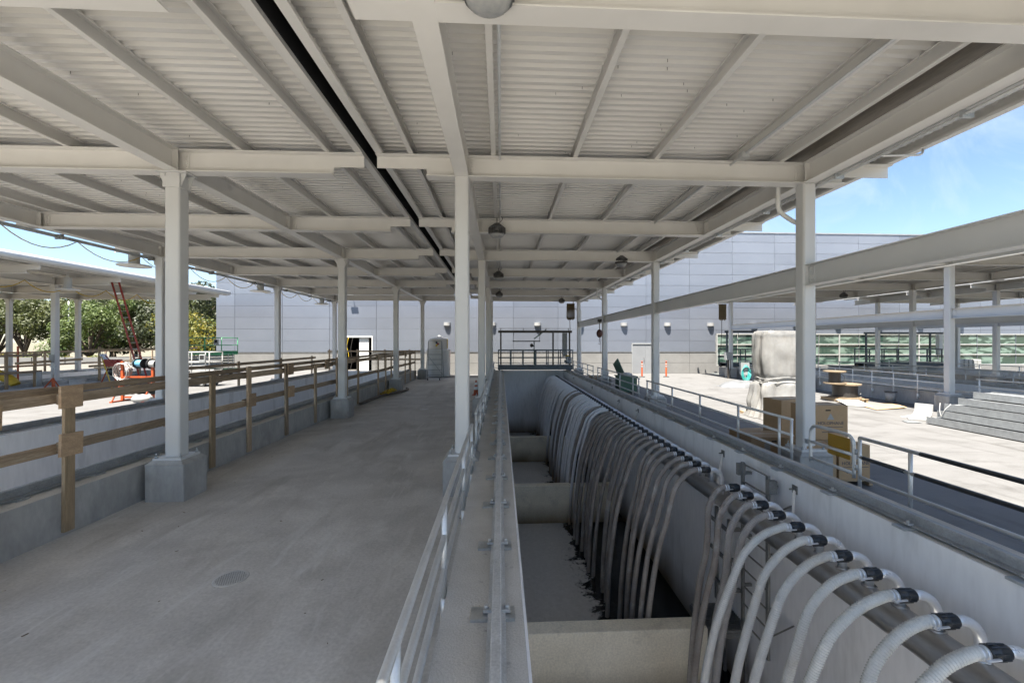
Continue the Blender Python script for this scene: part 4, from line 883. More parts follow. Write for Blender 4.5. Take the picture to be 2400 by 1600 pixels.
tag(ob('floor_hose', MB().tube(smooth_path([(-5.74, 17.9, .06), (-5.70, 18.8, .06), (-5.62, 20.2, .06), (-5.45, 21.1, .06), (-5.18, 21.9, .06), (-4.98, 22.6, .06), (-4.95, 23.3, .06), (-5.12, 23.7, .06)], 8), .055, 10), pm('brown_rubber', (.10, .08, .06), (.15, .125, .095), 3, .6)), 'brown hose curving along the walkway round the third left plinth', 'hose')
t = thing('yellow_cord_coil', 'small heap of coiled yellow cord by the third left plinth', 'cord', (-5.45, 21.2, .0))
for k in range(5): ob('coil', MB().tube([(.18 * math.cos(q) + .1 * (k - 2), .22 * math.sin(q), .06 + .05 * k + .04 * math.sin(2 * q + k)) for q in [i * .4 for i in range(17)]], .03, 6), MT['yellow'], t)
cn_ = thing('traffic_cone', 'orange traffic cone with white bands behind the first central column', 'cone', (-1.2, 21.0, 0))
ob('cone', MB().lathe([(.14, .03), (.03, .72), (.02, .73)], (0, 0, 0), 16), MT['orange'], cn_); ob('base', MB().box(-.19, .19, -.19, .19, 0, .03), MT['orange'], cn_)
ob('band', MB().lathe([(.108, .27), (.085, .42)], (0, 0, 0), 16), MT['whitep'], cn_); ob('band', MB().lathe([(.074, .50), (.056, .62)], (0, 0, 0), 16), MT['whitep'], cn_)

lt = MB(); lr = random.Random(14)
for _ in range(70):
    x, y = lr.uniform(-5.5, -.6), lr.uniform(2.2, 20) ; a = lr.uniform(0, 6.28); l_ = lr.uniform(.008, .03)
    m_ = MB().box(-l_, l_, -l_ * .35, l_ * .35, .0005, .004).xf(Matrix.Translation((x, y, 0)) @ Matrix.Rotation(a, 4, 'Z')); lt.add(m_.v, m_.f)
tag(ob('floor_litter', lt, pm('dry_litter', (.5, .47, .4), (.12, .09, .06), 3, .8, lo=.45, hi=.5), fix=False), 'tiny scraps and dry leaf bits scattered on the walkway', 'litter', kind='stuff')
# ================================================================== BRIDGES OVER THE TANKS
def bridge(label, x0, x1, y0, y1, z0, top, mt, detail=True):
    t = thing('travelling_bridge', label, 'bridge', (0, 0, 0))
    m = MT[mt]; mi = MT['iron'] if mt == 'slate' else m
    for y in (y0, y1): ob('girder', MB().prism(ibeam_poly(y, z0 + .06, .30, .16, .02, .012), 'x', x0, x1), m, t)
    ob('deck_plate', MB().box(x0 + .05, x1 - .05, y0 + .09, y1 - .09, z0 + .33, z0 + .36), MT['strut'], t)
    for x in (x0 + .12, x1 - .2):
        for y in (y0 + .1, y1 - .1): ob('wheel', MB().cyl((x - .05, y, z0 + .10), (x + .05, y, z0 + .10), .10, n=14), MT['iron'], t)
    zr = z0 + 1.36
    n = 6
    for y in (y0, y1):
        for k in range(n + 1):
            x = x0 + .04 + (x1 - x0 - .08) * k / n; w_ = .10 if (mt == 'slate' and k in (1, 3)) else .06
            ob('stanchion', MB().box(x - w_ / 2, x + w_ / 2, y - .03, y + .03, z0 + .362, zr - .05), m, t)
        ob('handrail', MB().box(x0, x1, y - .035, y + .035, zr - .05, zr + .03), m, t)
        ob('knee_rail', MB().box(x0 + .01, x1 - .01, y - .02, y + .02, z0 + .82, z0 + .87), m, t)
    for x in (x0 + .2, x0 + (x1 - x0) * .735, x1 - .22):
        ob('gantry_post', MB().box(x - .05, x + .05, y0 + .20, y0 + .30, z0 + .37, top - .1), mi, t)
    ob('gantry_beam', MB().prism(ibeam_poly(y0 + .25, top - .1, .16, .12, .018, .012), 'x', x0 + .02, x1 - .05), mi, t)
    if detail:
        ob('top_cable', MB().cyl((x0 + .1, y0 + .25, top + .2), (x1 - .1, y0 + .25, top + .2), .010, n=5), mi, t)
        for k in range(4): ob('cable_bracket', MB().box(x0 + .2 + (x1 - x0 - .5) * k / 3 - .02, x0 + .2 + (x1 - x0 - .5) * k / 3 + .02, y0 + .23, y0 + .27, top + .062, top + .22), mi, t)
    ob('spreader_bar', MB().box(x0 + 1.0, x0 + 2.85, y0 + .22, y0 + .28, top - .70, top - .64), mi, t)
    for x in (x0 + 1.02, x0 + 2.8): ob('hanger', MB().cyl((x, y0 + .25, top - .64), (x + .05, y0 + .25, top - .1), .016, n=6), mi, t)
    ob('cabinet', MB().box(x1 - .62, x1 - .30, y1 - .32, y1 - .05, z0 + .9, top - .1), MT['grit'] if mt == 'slate' else MT['whitep'], t, bevel=.01)
    if detail:
        ob('jib_pole', MB().cyl((x0 + 2.45, y0 + .4, z0 + .37), (x0 + 2.45, y0 + .4, top - .62), .035, n=8), MT['dgreen'], t)
        ob('jib_arm', MB().bar((x0 + 2.45, y0 + .4, top - .5), (x0 + 3.25, y0 + .45, top + .1), .05, .07), MT['dgreen'], t)
        ob('winch', MB().sphere((x0 + 2.28, y0 + .38, z0 + 1.68), .11, (1, .8, 1.2)).cyl((x0 + 2.2, y0 + .38, z0 + 1.6), (x0 + 2.44, y0 + .38, z0 + 1.66), .05, n=8), MT['iron'], t)
        mot = ob('gear_motor', MB().cyl((x1 - .42, y0 - .02, z0 + .45), (x1 - .42, y0 - .02, z0 + .95), .12, .10, 12).cyl((x1 - .62, y0 - .05, z0 + .62), (x1 - .2, y0 - .05, z0 + .62), .09, n=12).box(x1 - .3, x1 - .12, y0 - .12, y0 - .0, z0 + .45, z0 + .85), MT['grit'], t)
        ob('brass_ring', MB().cyl((x1 - .42, y0 - .02, z0 + .96), (x1 - .42, y0 - .02, z0 + 1.02), .13, n=12), MT['yellow'], mot)
    return t
bridge('slate blue travelling bridge with a dark gantry spanning the hose tank', -.2, 4.86, 28.7, 29.75, .66, 3.28, 'slate')
bridge('navy travelling bridge behind the plastic wrapped load', 16.6, 22.9, 31.0, 32.1, .66, 3.35, 'navy', False)
bridge('long navy travelling bridge in front of the green windows at far right', 27.4, 34.6, 31.0, 32.1, .66, 3.25, 'navy', False)

# ================================================================== FAR END OF THE WALKWAY
pt = thing('chemical_tank', 'cream polyethylene tank in a wider containment with a hazard diamond', 'tank', (-4.62, 32.3, 0))
ob('containment', MB().lathe([(.001, .02), (.84, .02), (.86, .10), (.86, 1.92), (.90, 1.95), (.90, 2.02), (.001, 2.02)], (0, 0, 0), 36), MT['whitep'], pt)
ob('inner_tank', MB().lathe([(.70, 2.02), (.70, 2.72), (.66, 2.80), (.3, 2.90), (.001, 2.92)], (0, 0, 0), 36), MT['poly'], pt)
ob('lid', MB().lathe([(.22, 2.88), (.22, 2.96), (.10, 2.97), (.10, 3.05), (.001, 3.06)], (.05, 0, 0), 16), MT['grit'], pt)
dp = ob('hazard_diamond', MB().box(-.16, .16, -.004, .0, -.16, .16), MT['whitep'], pt, loc=(-.05, -.72, 2.42), rot=(0, R(45), 0))
for (a, b, m_) in (((-.15, 0), (0, .15), 'blue'), ((0, 0), (.15, .15), 'red'), ((0, -.15), (.15, 0), 'yellow')):
    ob('diamond_field', MB().box(a[0] + .006, b[0] if a[0] < 0 else b[0], -.006, -.0042, a[1] + .006, b[1]), MT[m_] if m_ != 'blue' else MT['ink'], dp)
ob('gauge_strip', MB().box(.66, .71, -.35, -.30, 2.1, 2.8), MT['yellow'], pt)
ld = thing('rolling_ladder', 'grey rolling stair ladder in front of the cream tank', 'ladder', (-4.5, 29.4, 0))
for s in (-1, 1):
    ob('side_frame', MB().tube([(s * .55, -.25, .08), (s * .44, .35, 2.62), (s * .44, .55, 2.62), (s * .55, .65, .1)], .02, 8), MT['grit'], ld)
    ob('caster', MB().cyl((s * .40 - .03, -.2, .07), (s * .40 + .03, -.2, .07), .07, n=12), MT['tyre'], ld)
    ob('base_rail', MB().bar((s * .55, -.25, .16), (s * .55, .65, .16), .03, .03), MT['grit'], ld)
for k in range(6): ob('step', MB().box(-.48, .48, -.20 + .09 * k, .02 + .09 * k, .34 + .34 * k, .37 + .34 * k), MT['grit'], ld)
ob('brace', MB().bar((-.5, .60, 1.6), (.5, .62, .3), .025, .025), MT['grit'], ld)
ob('top_rail', MB().cyl((-.44, .45, 2.62), (.44, .45, 2.62), .02, n=8), MT['grit'], ld)
rb = thing('hose_box', 'red valve box on a stand in front of the base wall', 'box', (-3.35, 33.9, 0))
ob('box', MB().box(-.2, .2, -.2, .1, 1.05, 1.55), MT['orange'], rb); ob('stand', MB().box(-.06, .06, -.06, .06, 0, 1.05), MT['strut'], rb); ob('coil', MB().tube([(.16 * math.cos(q), -.12, .75 + .2 * math.sin(q)) for q in [i * .42 for i in range(16)]], .02, 6), MT['cable'], rb)
cg = thing('guard_railing', 'low grey railing crossing the far end behind the bridge', 'railing')
for x in (-.6, 1.3, 3.3, 4.8): ob('post', MB().cyl((x, 30.6, .0), (x, 30.6, 1.1), .022, n=8), MT['alu'], cg)
for z in (1.1, .75, .4): ob('rail', MB().cyl((-.6, 30.6, z), (4.8, 30.6, z), .02, n=8), MT['alu'], cg)
# temporary cables at the open doorway
dc = thing('door_cable', 'yellow and black cables hanging into the open doorway', 'cable', (-11.9, 34.35, 0))
ob('yellow_cable', MB().tube(smooth_path([(.0, 0, 2.9), (-.1, -.05, 2.2), (.05, -.1, 1.4), (-.2, -.2, .1)], 5), .02, 6), MT['yellow'], dc); ob('black_cable', MB().tube(smooth_path([(.35, 0, 2.95), (.2, -.06, 2.0), (.3, -.1, 1.0), (.1, -.2, .1)], 5), .02, 6), MT['cable'], dc)

# ================================================================== RIGHT DECK
for x, s in ((10.3, 'left of the two, before the double door'), (12.1, 'right of the two, past the third right column')):
    t = thing('delineator_post', 'orange delineator post ' + s, 'post', (x, 31.0, 0), group='orange delineator posts by the double door')
    ob('tube', MB().lathe([(.06, .03), (.06, 1.02), (.035, 1.05), (.035, 1.10), (.065, 1.12), (.065, 1.17), (.001, 1.18)], (0, 0, 0), 12), MT['orange'], t)
    ob('base', MB().lathe([(.22, 0), (.22, .03), (.12, .06), (.001, .06)], (0, 0, 0), 14), MT['tyre'], t); ob('band', MB().cyl((0, 0, .72), (0, 0, .80), .0625, n=12), MT['whiteo'], t); ob('band', MB().cyl((0, 0, .88), (0, 0, .96), .0625, n=12), MT['whiteo'], t)
# wrapped machine: polythene draped over a tall cabinet and tied round its waist
wp = thing('wrapped_machine', 'tall machine draped in milky plastic sheeting tied round its waist', 'machine', (9.6, 14.5, 0))
wrnd = random.Random(3); n = 96; rows = 44; vs = []
for j in range(rows + 1):
    f = j / rows; z = .02 + f * 2.93
    if f < .40: hw = .93 - .25 * (f / .40) ** .8
    elif f < .48: hw = .68 - .03 * math.sin((f - .40) / .08 * math.pi)
    elif f < .95: hw = .69 + .04 * math.sin((f - .48) / .47 * math.pi)
    else: hw = .70 * (1 - ((f - .95) / .05) ** 2 * .10)
    for i in range(n):
        q = 2 * math.pi * i / n; c_, s_ = math.cos(q), math.sin(q)
        k = 1 / (abs(c_) ** 5 + abs(s_) ** 5) ** .2
        x, y = k * c_ * (1.12 if (f < .4 and c_ < 0) else 1), k * s_ * .72
        fold = mnoise.noise(Vector((c_ * 3.1, s_ * 3.1, z * .35))) * .10 + mnoise.noise(Vector((c_ * 8, s_ * 8, z * .9 + 7))) * .05 + mnoise.noise(Vector((c_ * 2, s_ * 2, z * 2.2 + 3))) * .06
        amp = (1.5 if f < .4 else .7) * (0.25 if .40 < f < .47 else 1)
        vs.append((x * hw * (1 + fold * amp), y * hw * (1 + fold * amp), z + (.05 * mnoise.noise(Vector((x * 2, y * 2, 1))) if f > .9 else 0)))
b = MB(); b.add(vs, [(j * n + i, j * n + (i + 1) % n, (j + 1) * n + (i + 1) % n, (j + 1) * n + i) for j in range(rows) for i in range(n)], True)
b.add([vs[rows * n + i] for i in range(n)] + [(0, 0, 2.99)], [(i, (i + 1) % n, n) for i in range(n)], True)
ob('sheeting', b, MT['wrap'], wp)
ob('cabinet', MB().box(-.52, .55, -.36, .36, .1, 2.75).box(-.58, -.53, -.25, .2, 1.5, 2.6), pm('beige_cabinet', (.40, .35, .28), (.34, .30, .25), 2, .6), wp)
for z in (1.20, 1.36): ob('band', MB().tube([((.70 * k * math.cos(q)), .50 * k * math.sin(q), z + .03 * math.sin(3 * q)) for q in [2 * math.pi * i / 40 for i in range(41)] for k in [1 / (abs(math.cos(q)) ** 5 + abs(math.sin(q)) ** 5) ** .2]], .014, 6), MT['whiteo'], wp)
ob('skid', MB().box(-.9, .9, -.8, .8, .0, .10), MT['woodB'], wp)
# cartons
def carton(label, x, y, z, w_, d_, h_, rz, logo=None, sub=False, lab=False, group='cardboard cartons behind the right railing'):
    t = thing('carton', label, 'box', (x, y, z), rz, group=group)
    body = ob('body', MB().box(-w_ / 2, w_ / 2, -d_ / 2, d_ / 2, 0, h_), MT['card'], t, bevel=.006)
    ob('tape', MB().box(-w_ / 2 + .003, w_ / 2 - .003, -.03, .03, h_ + .0005, h_ + .0015), pm('parcel_tape', (.42, .33, .22), None, 3, .35) if 'parcel_tape' not in bpy.data.materials else bpy.data.materials['parcel_tape'], t)
    ob('hand_hole', MB().box(-.05, .05, -d_ / 2 - .0015, -d_ / 2 + .004, h_ - .10, h_ - .075), MT['dark'], t)
    if logo:
        text('lettering', 'HOLOPHANE', .085, MT['ink'], t, (logo, -d_ / 2 - .002, h_ * .48), (R(90), 0, 0))
        ob('rule_line', MB().box(logo - .24, logo + .24, -d_ / 2 - .0015, -d_ / 2 + .001, h_ * .48 - .075, h_ * .48 - .066), MT['ink'], t)
        ob('logo_triangle', MB().prism([(logo - .07, h_ * .48 + .07), (logo + .07, h_ * .48 + .07), (logo, h_ * .48 + .19)], 'y', -d_ / 2 - .0018, -d_ / 2 + .001), MT['grit'], t)
        text('lettering', 'experience', .05, MT['ink'], t, (logo - .06, -d_ / 2 - .002, h_ * .48 - .16), (R(90), 0, 0))
    if lab: ob('shipping_label', MB().box(-.2, -.08, -d_ / 2 - .0016, -d_ / 2 + .001, h_ * .35, h_ * .8), MT['whiteo'], t)
    return t
p = thing('pallet', 'wooden pallet under the lettered cartons by the near right column', 'pallet', (6.15, 7.95, 0))
for k in range(6): ob('deck_board', MB().box(-.52, .52, -.55 + .2 * k, -.45 + .2 * k, .10, .12), MT['woodB'], p)
for x in (-.48, 0, .48): ob('stringer', MB().box(x - .035, x + .035, -.55, .55, .015, .10), MT['woodB'], p)
carton('brown carton at lower right of the pallet stack, lettered HOLOPHANE', 6.33, 7.72, .121, .58, .62, .62, 0, logo=.02)
carton('brown carton at lower left of the pallet stack, hidden behind the column', 5.73, 7.73, .121, .56, .6, .62, 0)
carton('upper brown carton on the pallet stack, lettered HOLOPHANE', 6.2, 8.12, .742, .78, .5, .64, 0, logo=.05)
carton('tall dark carton standing left of the near right column', 6.55, 9.55, 0, .8, .55, 1.3, R(8))
carton('low wide carton with white shipping labels left of the near right column', 5.68, 9.0, .0, .95, .7, .62, R(-4), lab=True)
carton('low carton behind the railing below the wrapped machine', 6.4, 10.6, 0, .9, .7, .34, R(6))
tag(ob('rope_scrap', MB().tube(smooth_path([(5.4, 10.4, .02), (5.5, 10.55, .03), (5.62, 10.4, .02), (5.7, 10.6, .03), (5.82, 10.45, .02), (5.6, 10.3, .03)], 5), .014, 6), MT['yellow']), 'scrap of yellow rope on the deck behind the right railing', 'rope')
# cable reels
def reel(label, x, y, z, r, h, rc, tilt=0):
    t = thing('cable_reel', label, 'reel', (x, y, z), group='wooden cable reels')
    for zz in (0, h - .05): ob('flange', MB().lathe([(.001, 0), (r, 0), (r, .05), (.001, .05)], (0, 0, zz), 28, sm=False), MT['reelw'], t)
    prof = [(rc - .02, .05)]
    m_ = int((h - .1) / .045)
    for k in range(m_): prof += [(rc, .05 + .045 * k + .008), (rc + .012, .05 + .045 * k + .022), (rc, .05 + .045 * k + .037)]
    ob('wound_cable', MB().lathe(prof + [(rc - .02, h - .05)], (0, 0, 0), 26), MT['cable'], t)
    ob('cable_tail', MB().tube(smooth_path([(rc, -.1, h * .8), (rc + .12, -.15, h * .5), (rc + .05, -.12, h * .15), (rc + .2, -.1, h * .3)], 5), .012, 6), MT['grit'], t)
reel('larger wooden reel wound with black cable, lower of the stacked two', 15.1, 18.2, .14, .60, .62, .46); reel('smaller wooden cable reel standing on top of the larger one', 14.55, 18.1, .762, .42, .56, .22)
p = thing('pallet', 'wooden pallet under the stacked cable reels', 'pallet', (15.05, 18.2, 0))
for k in range(6): ob('deck_board', MB().box(-.62, .62, -.62 + .22 * k, -.52 + .22 * k, .12, .138), MT['woodB'], p)
for x in (-.55, 0, .55): ob('stringer', MB().box(x - .04, x + .04, -.6, .6, .0, .12), MT['woodB'], p)
p = thing('pallet', 'pallet of pipe fittings left of the cable reels', 'pallet', (12.9, 18.6, 0), .1)
for k in range(6): ob('deck_board', MB().box(-.6, .6, -.5 + .2 * k, -.4 + .2 * k, .12, .14), MT['woodB'], p)
for x in (-.55, 0, .55): ob('stringer', MB().box(x - .04, x + .04, -.5, .5, 0, .12), MT['woodB'], p)
for i, (x, y, a) in enumerate(((12.7, 18.4, .3), (13.1, 18.5, -.5), (12.9, 18.8, 1.0))):
    t = tag(ob('pipe_fitting', MB().tube(smooth_path([(-.25, 0, .2), (0, 0, .2), (.14, .05, .24), (.18, .08, .4)], 5), .055, 10), MT['whiteo'], loc=(x, y, 0), rot=(0, 0, a)), ('left', 'right', 'rear')[i] + ' white pipe elbow lying on the pallet by the reels', 'pipe fitting', 'white fittings on the pallet')
tag(ob('red_cap', MB().cyl((13.25, 18.3, .141), (13.25, 18.3, .26), .09, n=12), MT['red']), 'red plastic cap lying on the pallet of fittings', 'cap')
def sheet(name, label, pts, m, th=.012, cat='sheet'):
    b = MB(); n = len(pts); b.add([(x, y, z) for x, y, z in pts] + [(x, y, z + th) for x, y, z in pts], [tuple(range(n - 1, -1, -1)), tuple(range(n, 2 * n))] + [(i, (i + 1) % n, n + (i + 1) % n, n + i) for i in range(n)])
    return tag(ob(name, b, m), label, cat)
sheet('cardboard_sheet', 'pale cardboard sheet lying on the deck in front of the reels', [(14.2, 15.6, .012), (15.7, 15.9, .05), (16.2, 16.9, .03), (14.6, 17.2, .03)], MT['card'])
sheet('cardboard_sheet', 'flattened white carton leaning on the pallet below the reels', [(13.9, 16.6, .02), (14.7, 16.3, .02), (15.1, 17.5, .13), (14.2, 17.6, .13)], MT['whiteo'])
bk_ = thing('bucket', 'open grey bucket against the far curb right of the reels', 'bucket', (16.55, 17.5, 0)); ob('shell', MB().lathe([(.001, .01), (.16, .01), (.2, .46), (.185, .46), (.15, .03)], (0, 0, 0), 18), MT['grit'], bk_); ob('rim', MB().lathe([(.2, .44), (.22, .45), (.22, .475), (.19, .475)], (0, 0, 0), 18), MT['iron'], bk_)
t = thing('foam_offcut', 'curled white foam offcut lying on the right deck', 'offcut', (14.4, 14.2, 0), .4)
prof = [(-.45, .0), (.2, .0), (.36, .05), (.44, .2), (.45, .45), (.48, .45), (.47, .18), (.38, .02), (.22, -.03 + .03), (-.45, .012)]
ob('curl', MB().prism([(-.6, .012), (.2, .012), (.33, .06), (.40, .18), (.43, .42), (.47, .42), (.45, .16), (.36, .03), (.22, -.0), (-.6, .0)], 'y', -.25, .25), MT['whiteo'], t, rot=None)
sheet('foam_offcut', 'flat white board offcut beside the galvanised trays', [(13.5, 13.6, .01), (14.3, 13.4, .01), (14.6, 13.9, .02), (13.9, 14.1, .02)], MT['whiteo'], cat='offcut')
sheet('foam_offcut', 'small grey plate lying at the near corner of the tray stack', [(12.95, 13.1, .01), (13.35, 13.0, .02), (13.4, 13.4, .02), (13.1, 13.45, .01)], MT['galv'], cat='offcut')
# galvanised trays stacked in steps, running along the deck
ROWN = ['bottom', 'second from the bottom', 'third from the bottom', 'fourth from the bottom', 'top']
for i, (x0, z0, h, ya, yb, w_) in enumerate(((13.42, .03, .21, 3.5, 12.95, 3.0), (13.62, .245, .21, 3.9, 12.8, 2.8), (13.8, .46, .21, 4.1, 12.75, 2.5), (13.98, .675, .20, 4.4, 12.5, .9), (14.35, .88, .19, 8.9, 12.4, .6))):
    t = thing('cable_tray', 'long galvanised steel tray, ' + ROWN[i] + ' of the stepped stack', 'tray', (0, 0, 0), group='galvanised trays stacked on the right deck')
    ob('side_flange', MB().box(x0, x0 + .02, ya, yb, z0, z0 + h), MT['tray'], t); ob('side_flange', MB().box(x0 + w_ - .02, x0 + w_, ya, yb, z0, z0 + h), MT['tray'], t)
    ob('tray_floor', MB().box(x0 + .02, x0 + w_ - .02, ya + .002, yb - .002, z0 + h - .05, z0 + h - .035), MT['tray'], t)
    ob('end_plate', MB().box(x0 + .021, x0 + w_ - .021, yb - .025, yb - .005, z0 + .01, z0 + h - .051), MT['tray'], t)
t = thing('white_strap', 'loop of white strapping hanging on the tray stack', 'strap', (0, 0, 0)); ob('loop', MB().tube(smooth_path([(13.7, 12.78, .68), (13.6, 12.7, .45), (13.58, 12.62, .3), (13.6, 12.55, .5), (13.75, 12.5, .68)], 6), .012, 6), MT['whiteo'], t)
# teal hose rack, tarp, green bin
hrk = thing('hose_rack', 'teal hose coiled on a grey rack beside the curb', 'hose rack', (15.6, 26.8, 0))
ob('board', MB().box(-.28, .28, -.03, .03, .45, 1.25), MT['grit'], hrk); ob('leg', MB().box(-.03, .03, -.02, .04, 0, .45), MT['grit'], hrk)
for k in range(6): ob('coil', MB().tube([((.16 + .03 * k) * math.cos(q), -.07 - .012 * k, .68 + (.42 + .02 * (k % 3)) * math.sin(q) - .03 * k) for q in [i * 2 * math.pi / 18 for i in range(19)]], .016, 6), MT['teal'], hrk)
b = MB(); n = 22; vs = []
for j in range(n + 1):
    for i in range(n + 1):
        u, v_ = i / n * 2 - 1, j / n * 2 - 1; rr = max(0, 1 - (u * u + v_ * v_)); hgt = .34 * rr ** .6 + .09 * rr * mnoise.noise(Vector((u * 4, v_ * 4, 2)))
        vs.append((u * 1.3 + .15 * mnoise.noise(Vector((u * 2, v_ * 2, 9))), v_ * .8, max(.004, hgt)))
b.add(vs, [(j * (n + 1) + i, j * (n + 1) + i + 1, (j + 1) * (n + 1) + i + 1, (j + 1) * (n + 1) + i) for j in range(n) for i in range(n)], True)
tag(ob('tarp_heap', b, MT['bagg'], loc=(13.9, 24.2, 0)), 'crumpled dark grey tarp heaped on the deck left of the wrapped machine', 'tarp')
gb = thing('green_bin', 'dark green bin with its lid propped open behind the right railing', 'bin', (6.35, 21.6, 0))
ob('body', MB().box(-.42, .42, -.5, .5, .08, .82), MT['dgreen'], gb, bevel=.02); ob('lid', MB().bar((-.05, .62, .85), (-.3, .9, 1.55), .9, .05, up=(1, 0, 0)), MT['dgreen'], gb)
ob('rim', MB().box(-.46, .46, -.54, .54, .82, .87), MT['dgreen'], gb)
for s in (-1, 1): ob('wheel', MB().cyl((s * .44, .4, .1), (s * .38, .4, .1), .1, n=12), MT['tyre'], gb)
ob('scrap', MB().sphere((0, -.1, .92), .3, (1, 1.2, .4)), MT['whiteo'], gb)
p = thing('pallet', 'stack of bare pallets behind the far right railing', 'pallet', (6.1, 26.6, 0))
for z in (0, .16, .32):
    for k in range(5): ob('deck_board', MB().box(-.5, .5, -.55 + .25 * k, -.43 + .25 * k, z + .11, z + .13), MT['woodB'], p)
    for x in (-.45, 0, .45): ob('stringer', MB().box(x - .04, x + .04, -.55, .57, z + .002, z + .11), MT['woodB'], p)
# far right: control post, pale crates, white tote pack
cp_ = thing('control_post', 'dark control box on a post beside the curb left of the column', 'control post', (16.0, 29.6, 0)); ob('post', MB().box(-.05, .05, -.05, .05, 0, 1.3), MT['iron'], cp_); ob('box', MB().box(-.25, .25, -.15, .1, 1.3, 1.85), MT['grit'], cp_, bevel=.01); ob('conduit', MB().tube(smooth_path([(.15, 0, 1.3), (.18, 0, .8), (.12, -.02, .4), (.2, 0, .0)], 5), .025, 6), MT['iron'], cp_)
tp = thing('tote_pack', 'stack of white plastic drums strapped with yellow labels by the windows', 'drums', (35.8, 31.6, 0))
for k in range(6): ob('drum', MB().box(-1.0 + .36 * k, -.68 + .36 * k, -.3, .3, .66, 1.22), MT['whiteo'], tp, bevel=.05); ob('drum', MB().box(-1.0 + .36 * k, -.68 + .36 * k, -.3, .3, .06, .62), MT['whiteo'], tp, bevel=.05)
for k in range(4): ob('label_strip', MB().box(-.75 + .45 * k, -.5 + .45 * k, -.325, -.302, .15, .35), MT['yellow'], tp)
for i, (x, y, w_, h) in enumerate(((40.5, 28.5, 3.0, 1.15), (39.0, 26.5, 3.4, .75))):
    t = thing('equipment_crate', ('rear taller', 'front lower')[i] + ' pale grey equipment housing at the right edge beyond the tanks', 'housing', (x, y, 0)); ob('body', MB().box(-w_ / 2, w_ / 2, -.6, .6, .08, h), pm('pale_grey_paint', (.50, .52, .48), None, 2, .5) if i == 0 else bpy.data.materials['pale_grey_paint'], t, bevel=.02); ob('cap', MB().box(-w_ / 2 - .04, w_ / 2 + .04, -.64, .64, h, h + .05), MT['whiteo'], t); ob('skid', MB().box(-w_ / 2 + .1, w_ / 2 - .1, -.5, .5, 0, .08), MT['strut'], t)

# ================================================================== LEFT DECK
def scissor(label, x, y, z, rz, L_, W_, body, rail, zdeck, txt, arms):
    t = thing('scissor_lift', label, 'scissor lift', (x, y, z), rz)
    ch = ob('chassis', MB().box(-L_ / 2, L_ / 2, -W_ / 2, W_ / 2, .14, .42), body, t, bevel=.02)
    for sx_ in (-1, 1):
        for sy in (-1, 1):
            w_ = ob('wheel', MB().cyl((sx_ * L_ * .36, sy * (W_ / 2 + .03), .17), (sx_ * L_ * .36, sy * (W_ / 2 - .09), .17), .17, n=18), MT['tyre'], t); ob('hub', MB().cyl((sx_ * L_ * .36, sy * (W_ / 2 + .035), .17), (sx_ * L_ * .36, sy * (W_ / 2 + .0), .17), .09, n=14), MT['whiteo'], w_)
    nA = arms; hz = (zdeck - .12 - .44) / nA
    for k in range(nA):
        for sy in (-1, 1):
            s = 1 if k % 2 == 0 else -1
            ob('scissor_arm', MB().bar((-L_ * .45, sy * W_ * .40, .46 + hz * (k + .15)), (L_ * .45, sy * W_ * .40, .46 + hz * (k + .75)), .05, hz * .62), MT['tray'], t)
            ob('pivot_pin', MB().cyl((L_ * .38, sy * W_ * .40 - .05, .46 + hz * (k + .65)), (L_ * .38, sy * W_ * .40 + .05, .46 + hz * (k + .65)), .02, n=8), MT['iron'], t)
    pf = ob('platform', MB().box(-L_ / 2, L_ / 2, -W_ / 2, W_ / 2, zdeck - .10, zdeck - .03), body, t); ob('toe_board', MB().box(-L_ / 2, L_ / 2, -W_ / 2 - .012, -W_ / 2, zdeck - .1, zdeck + .15), body, pf); ob('toe_board', MB().box(-L_ / 2, L_ / 2, W_ / 2, W_ / 2 + .012, zdeck - .1, zdeck + .15), body, pf)
    for sy in (-1, 1):
        for zz in (.55, 1.05): ob('guard_rail', MB().cyl((-L_ / 2, sy * W_ / 2, zdeck + zz), (L_ / 2, sy * W_ / 2, zdeck + zz), .024, n=8), rail, t)
        for k in range(4): ob('guard_post', MB().cyl((-L_ / 2 + L_ * k / 3, sy * W_ / 2, zdeck + .0), (-L_ / 2 + L_ * k / 3, sy * W_ / 2, zdeck + 1.05), .024, n=8), rail, t)
    for sx_ in (-1, 1):
        for zz in (.55, 1.05): ob('guard_rail', MB().cyl((sx_ * L_ / 2, -W_ / 2, zdeck + zz), (sx_ * L_ / 2, W_ / 2, zdeck + zz), .024, n=8), rail, t)
    ob('entry_ladder', MB().box(L_ / 2 + .03, L_ / 2 + .06, -.25, -.21, .25, zdeck).box(L_ / 2 + .03, L_ / 2 + .06, .21, .25, .25, zdeck).box(L_ / 2 + .03, L_ / 2 + .06, -.21, .21, .45, .50).box(L_ / 2 + .03, L_ / 2 + .06, -.21, .21, .8, .85), MT['whiteo'], t)
    cb_ = ob('control_box', MB().box(L_ / 2 - .45, L_ / 2 - .15, -W_ / 2 - .10, -W_ / 2 - .03, zdeck + .55, zdeck + .95), MT['grit'], t, bevel=.02); ob('display', MB().box(L_ / 2 - .40, L_ / 2 - .2, -W_ / 2 - .106, -W_ / 2 - .101, zdeck + .7, zdeck + .9), MT['dark'], cb_)
    for s_, sz, xx in txt: text('lettering', s_, sz, MT['inkk'], t, (xx, -W_ / 2 - .016, zdeck + .03), (R(90), 0, 0), sx=1.2)
    return t
scissor('green scissor lift numbered 4047 parked by the silver building', -20.0, 30.2, ZL, R(-3), 3.4, 1.6, MT['green'], MT['green'], 1.45, [('4047', .24, .55)], 5)
scissor('white scissor lift lettered JLG behind the left columns', -15.75, 22.7, ZL, R(-2), 2.6, .95, MT['whiteo'], MT['whiteo'], .66, [('JLG', .17, 1.0), ('1930ES', .13, .15)], 3)
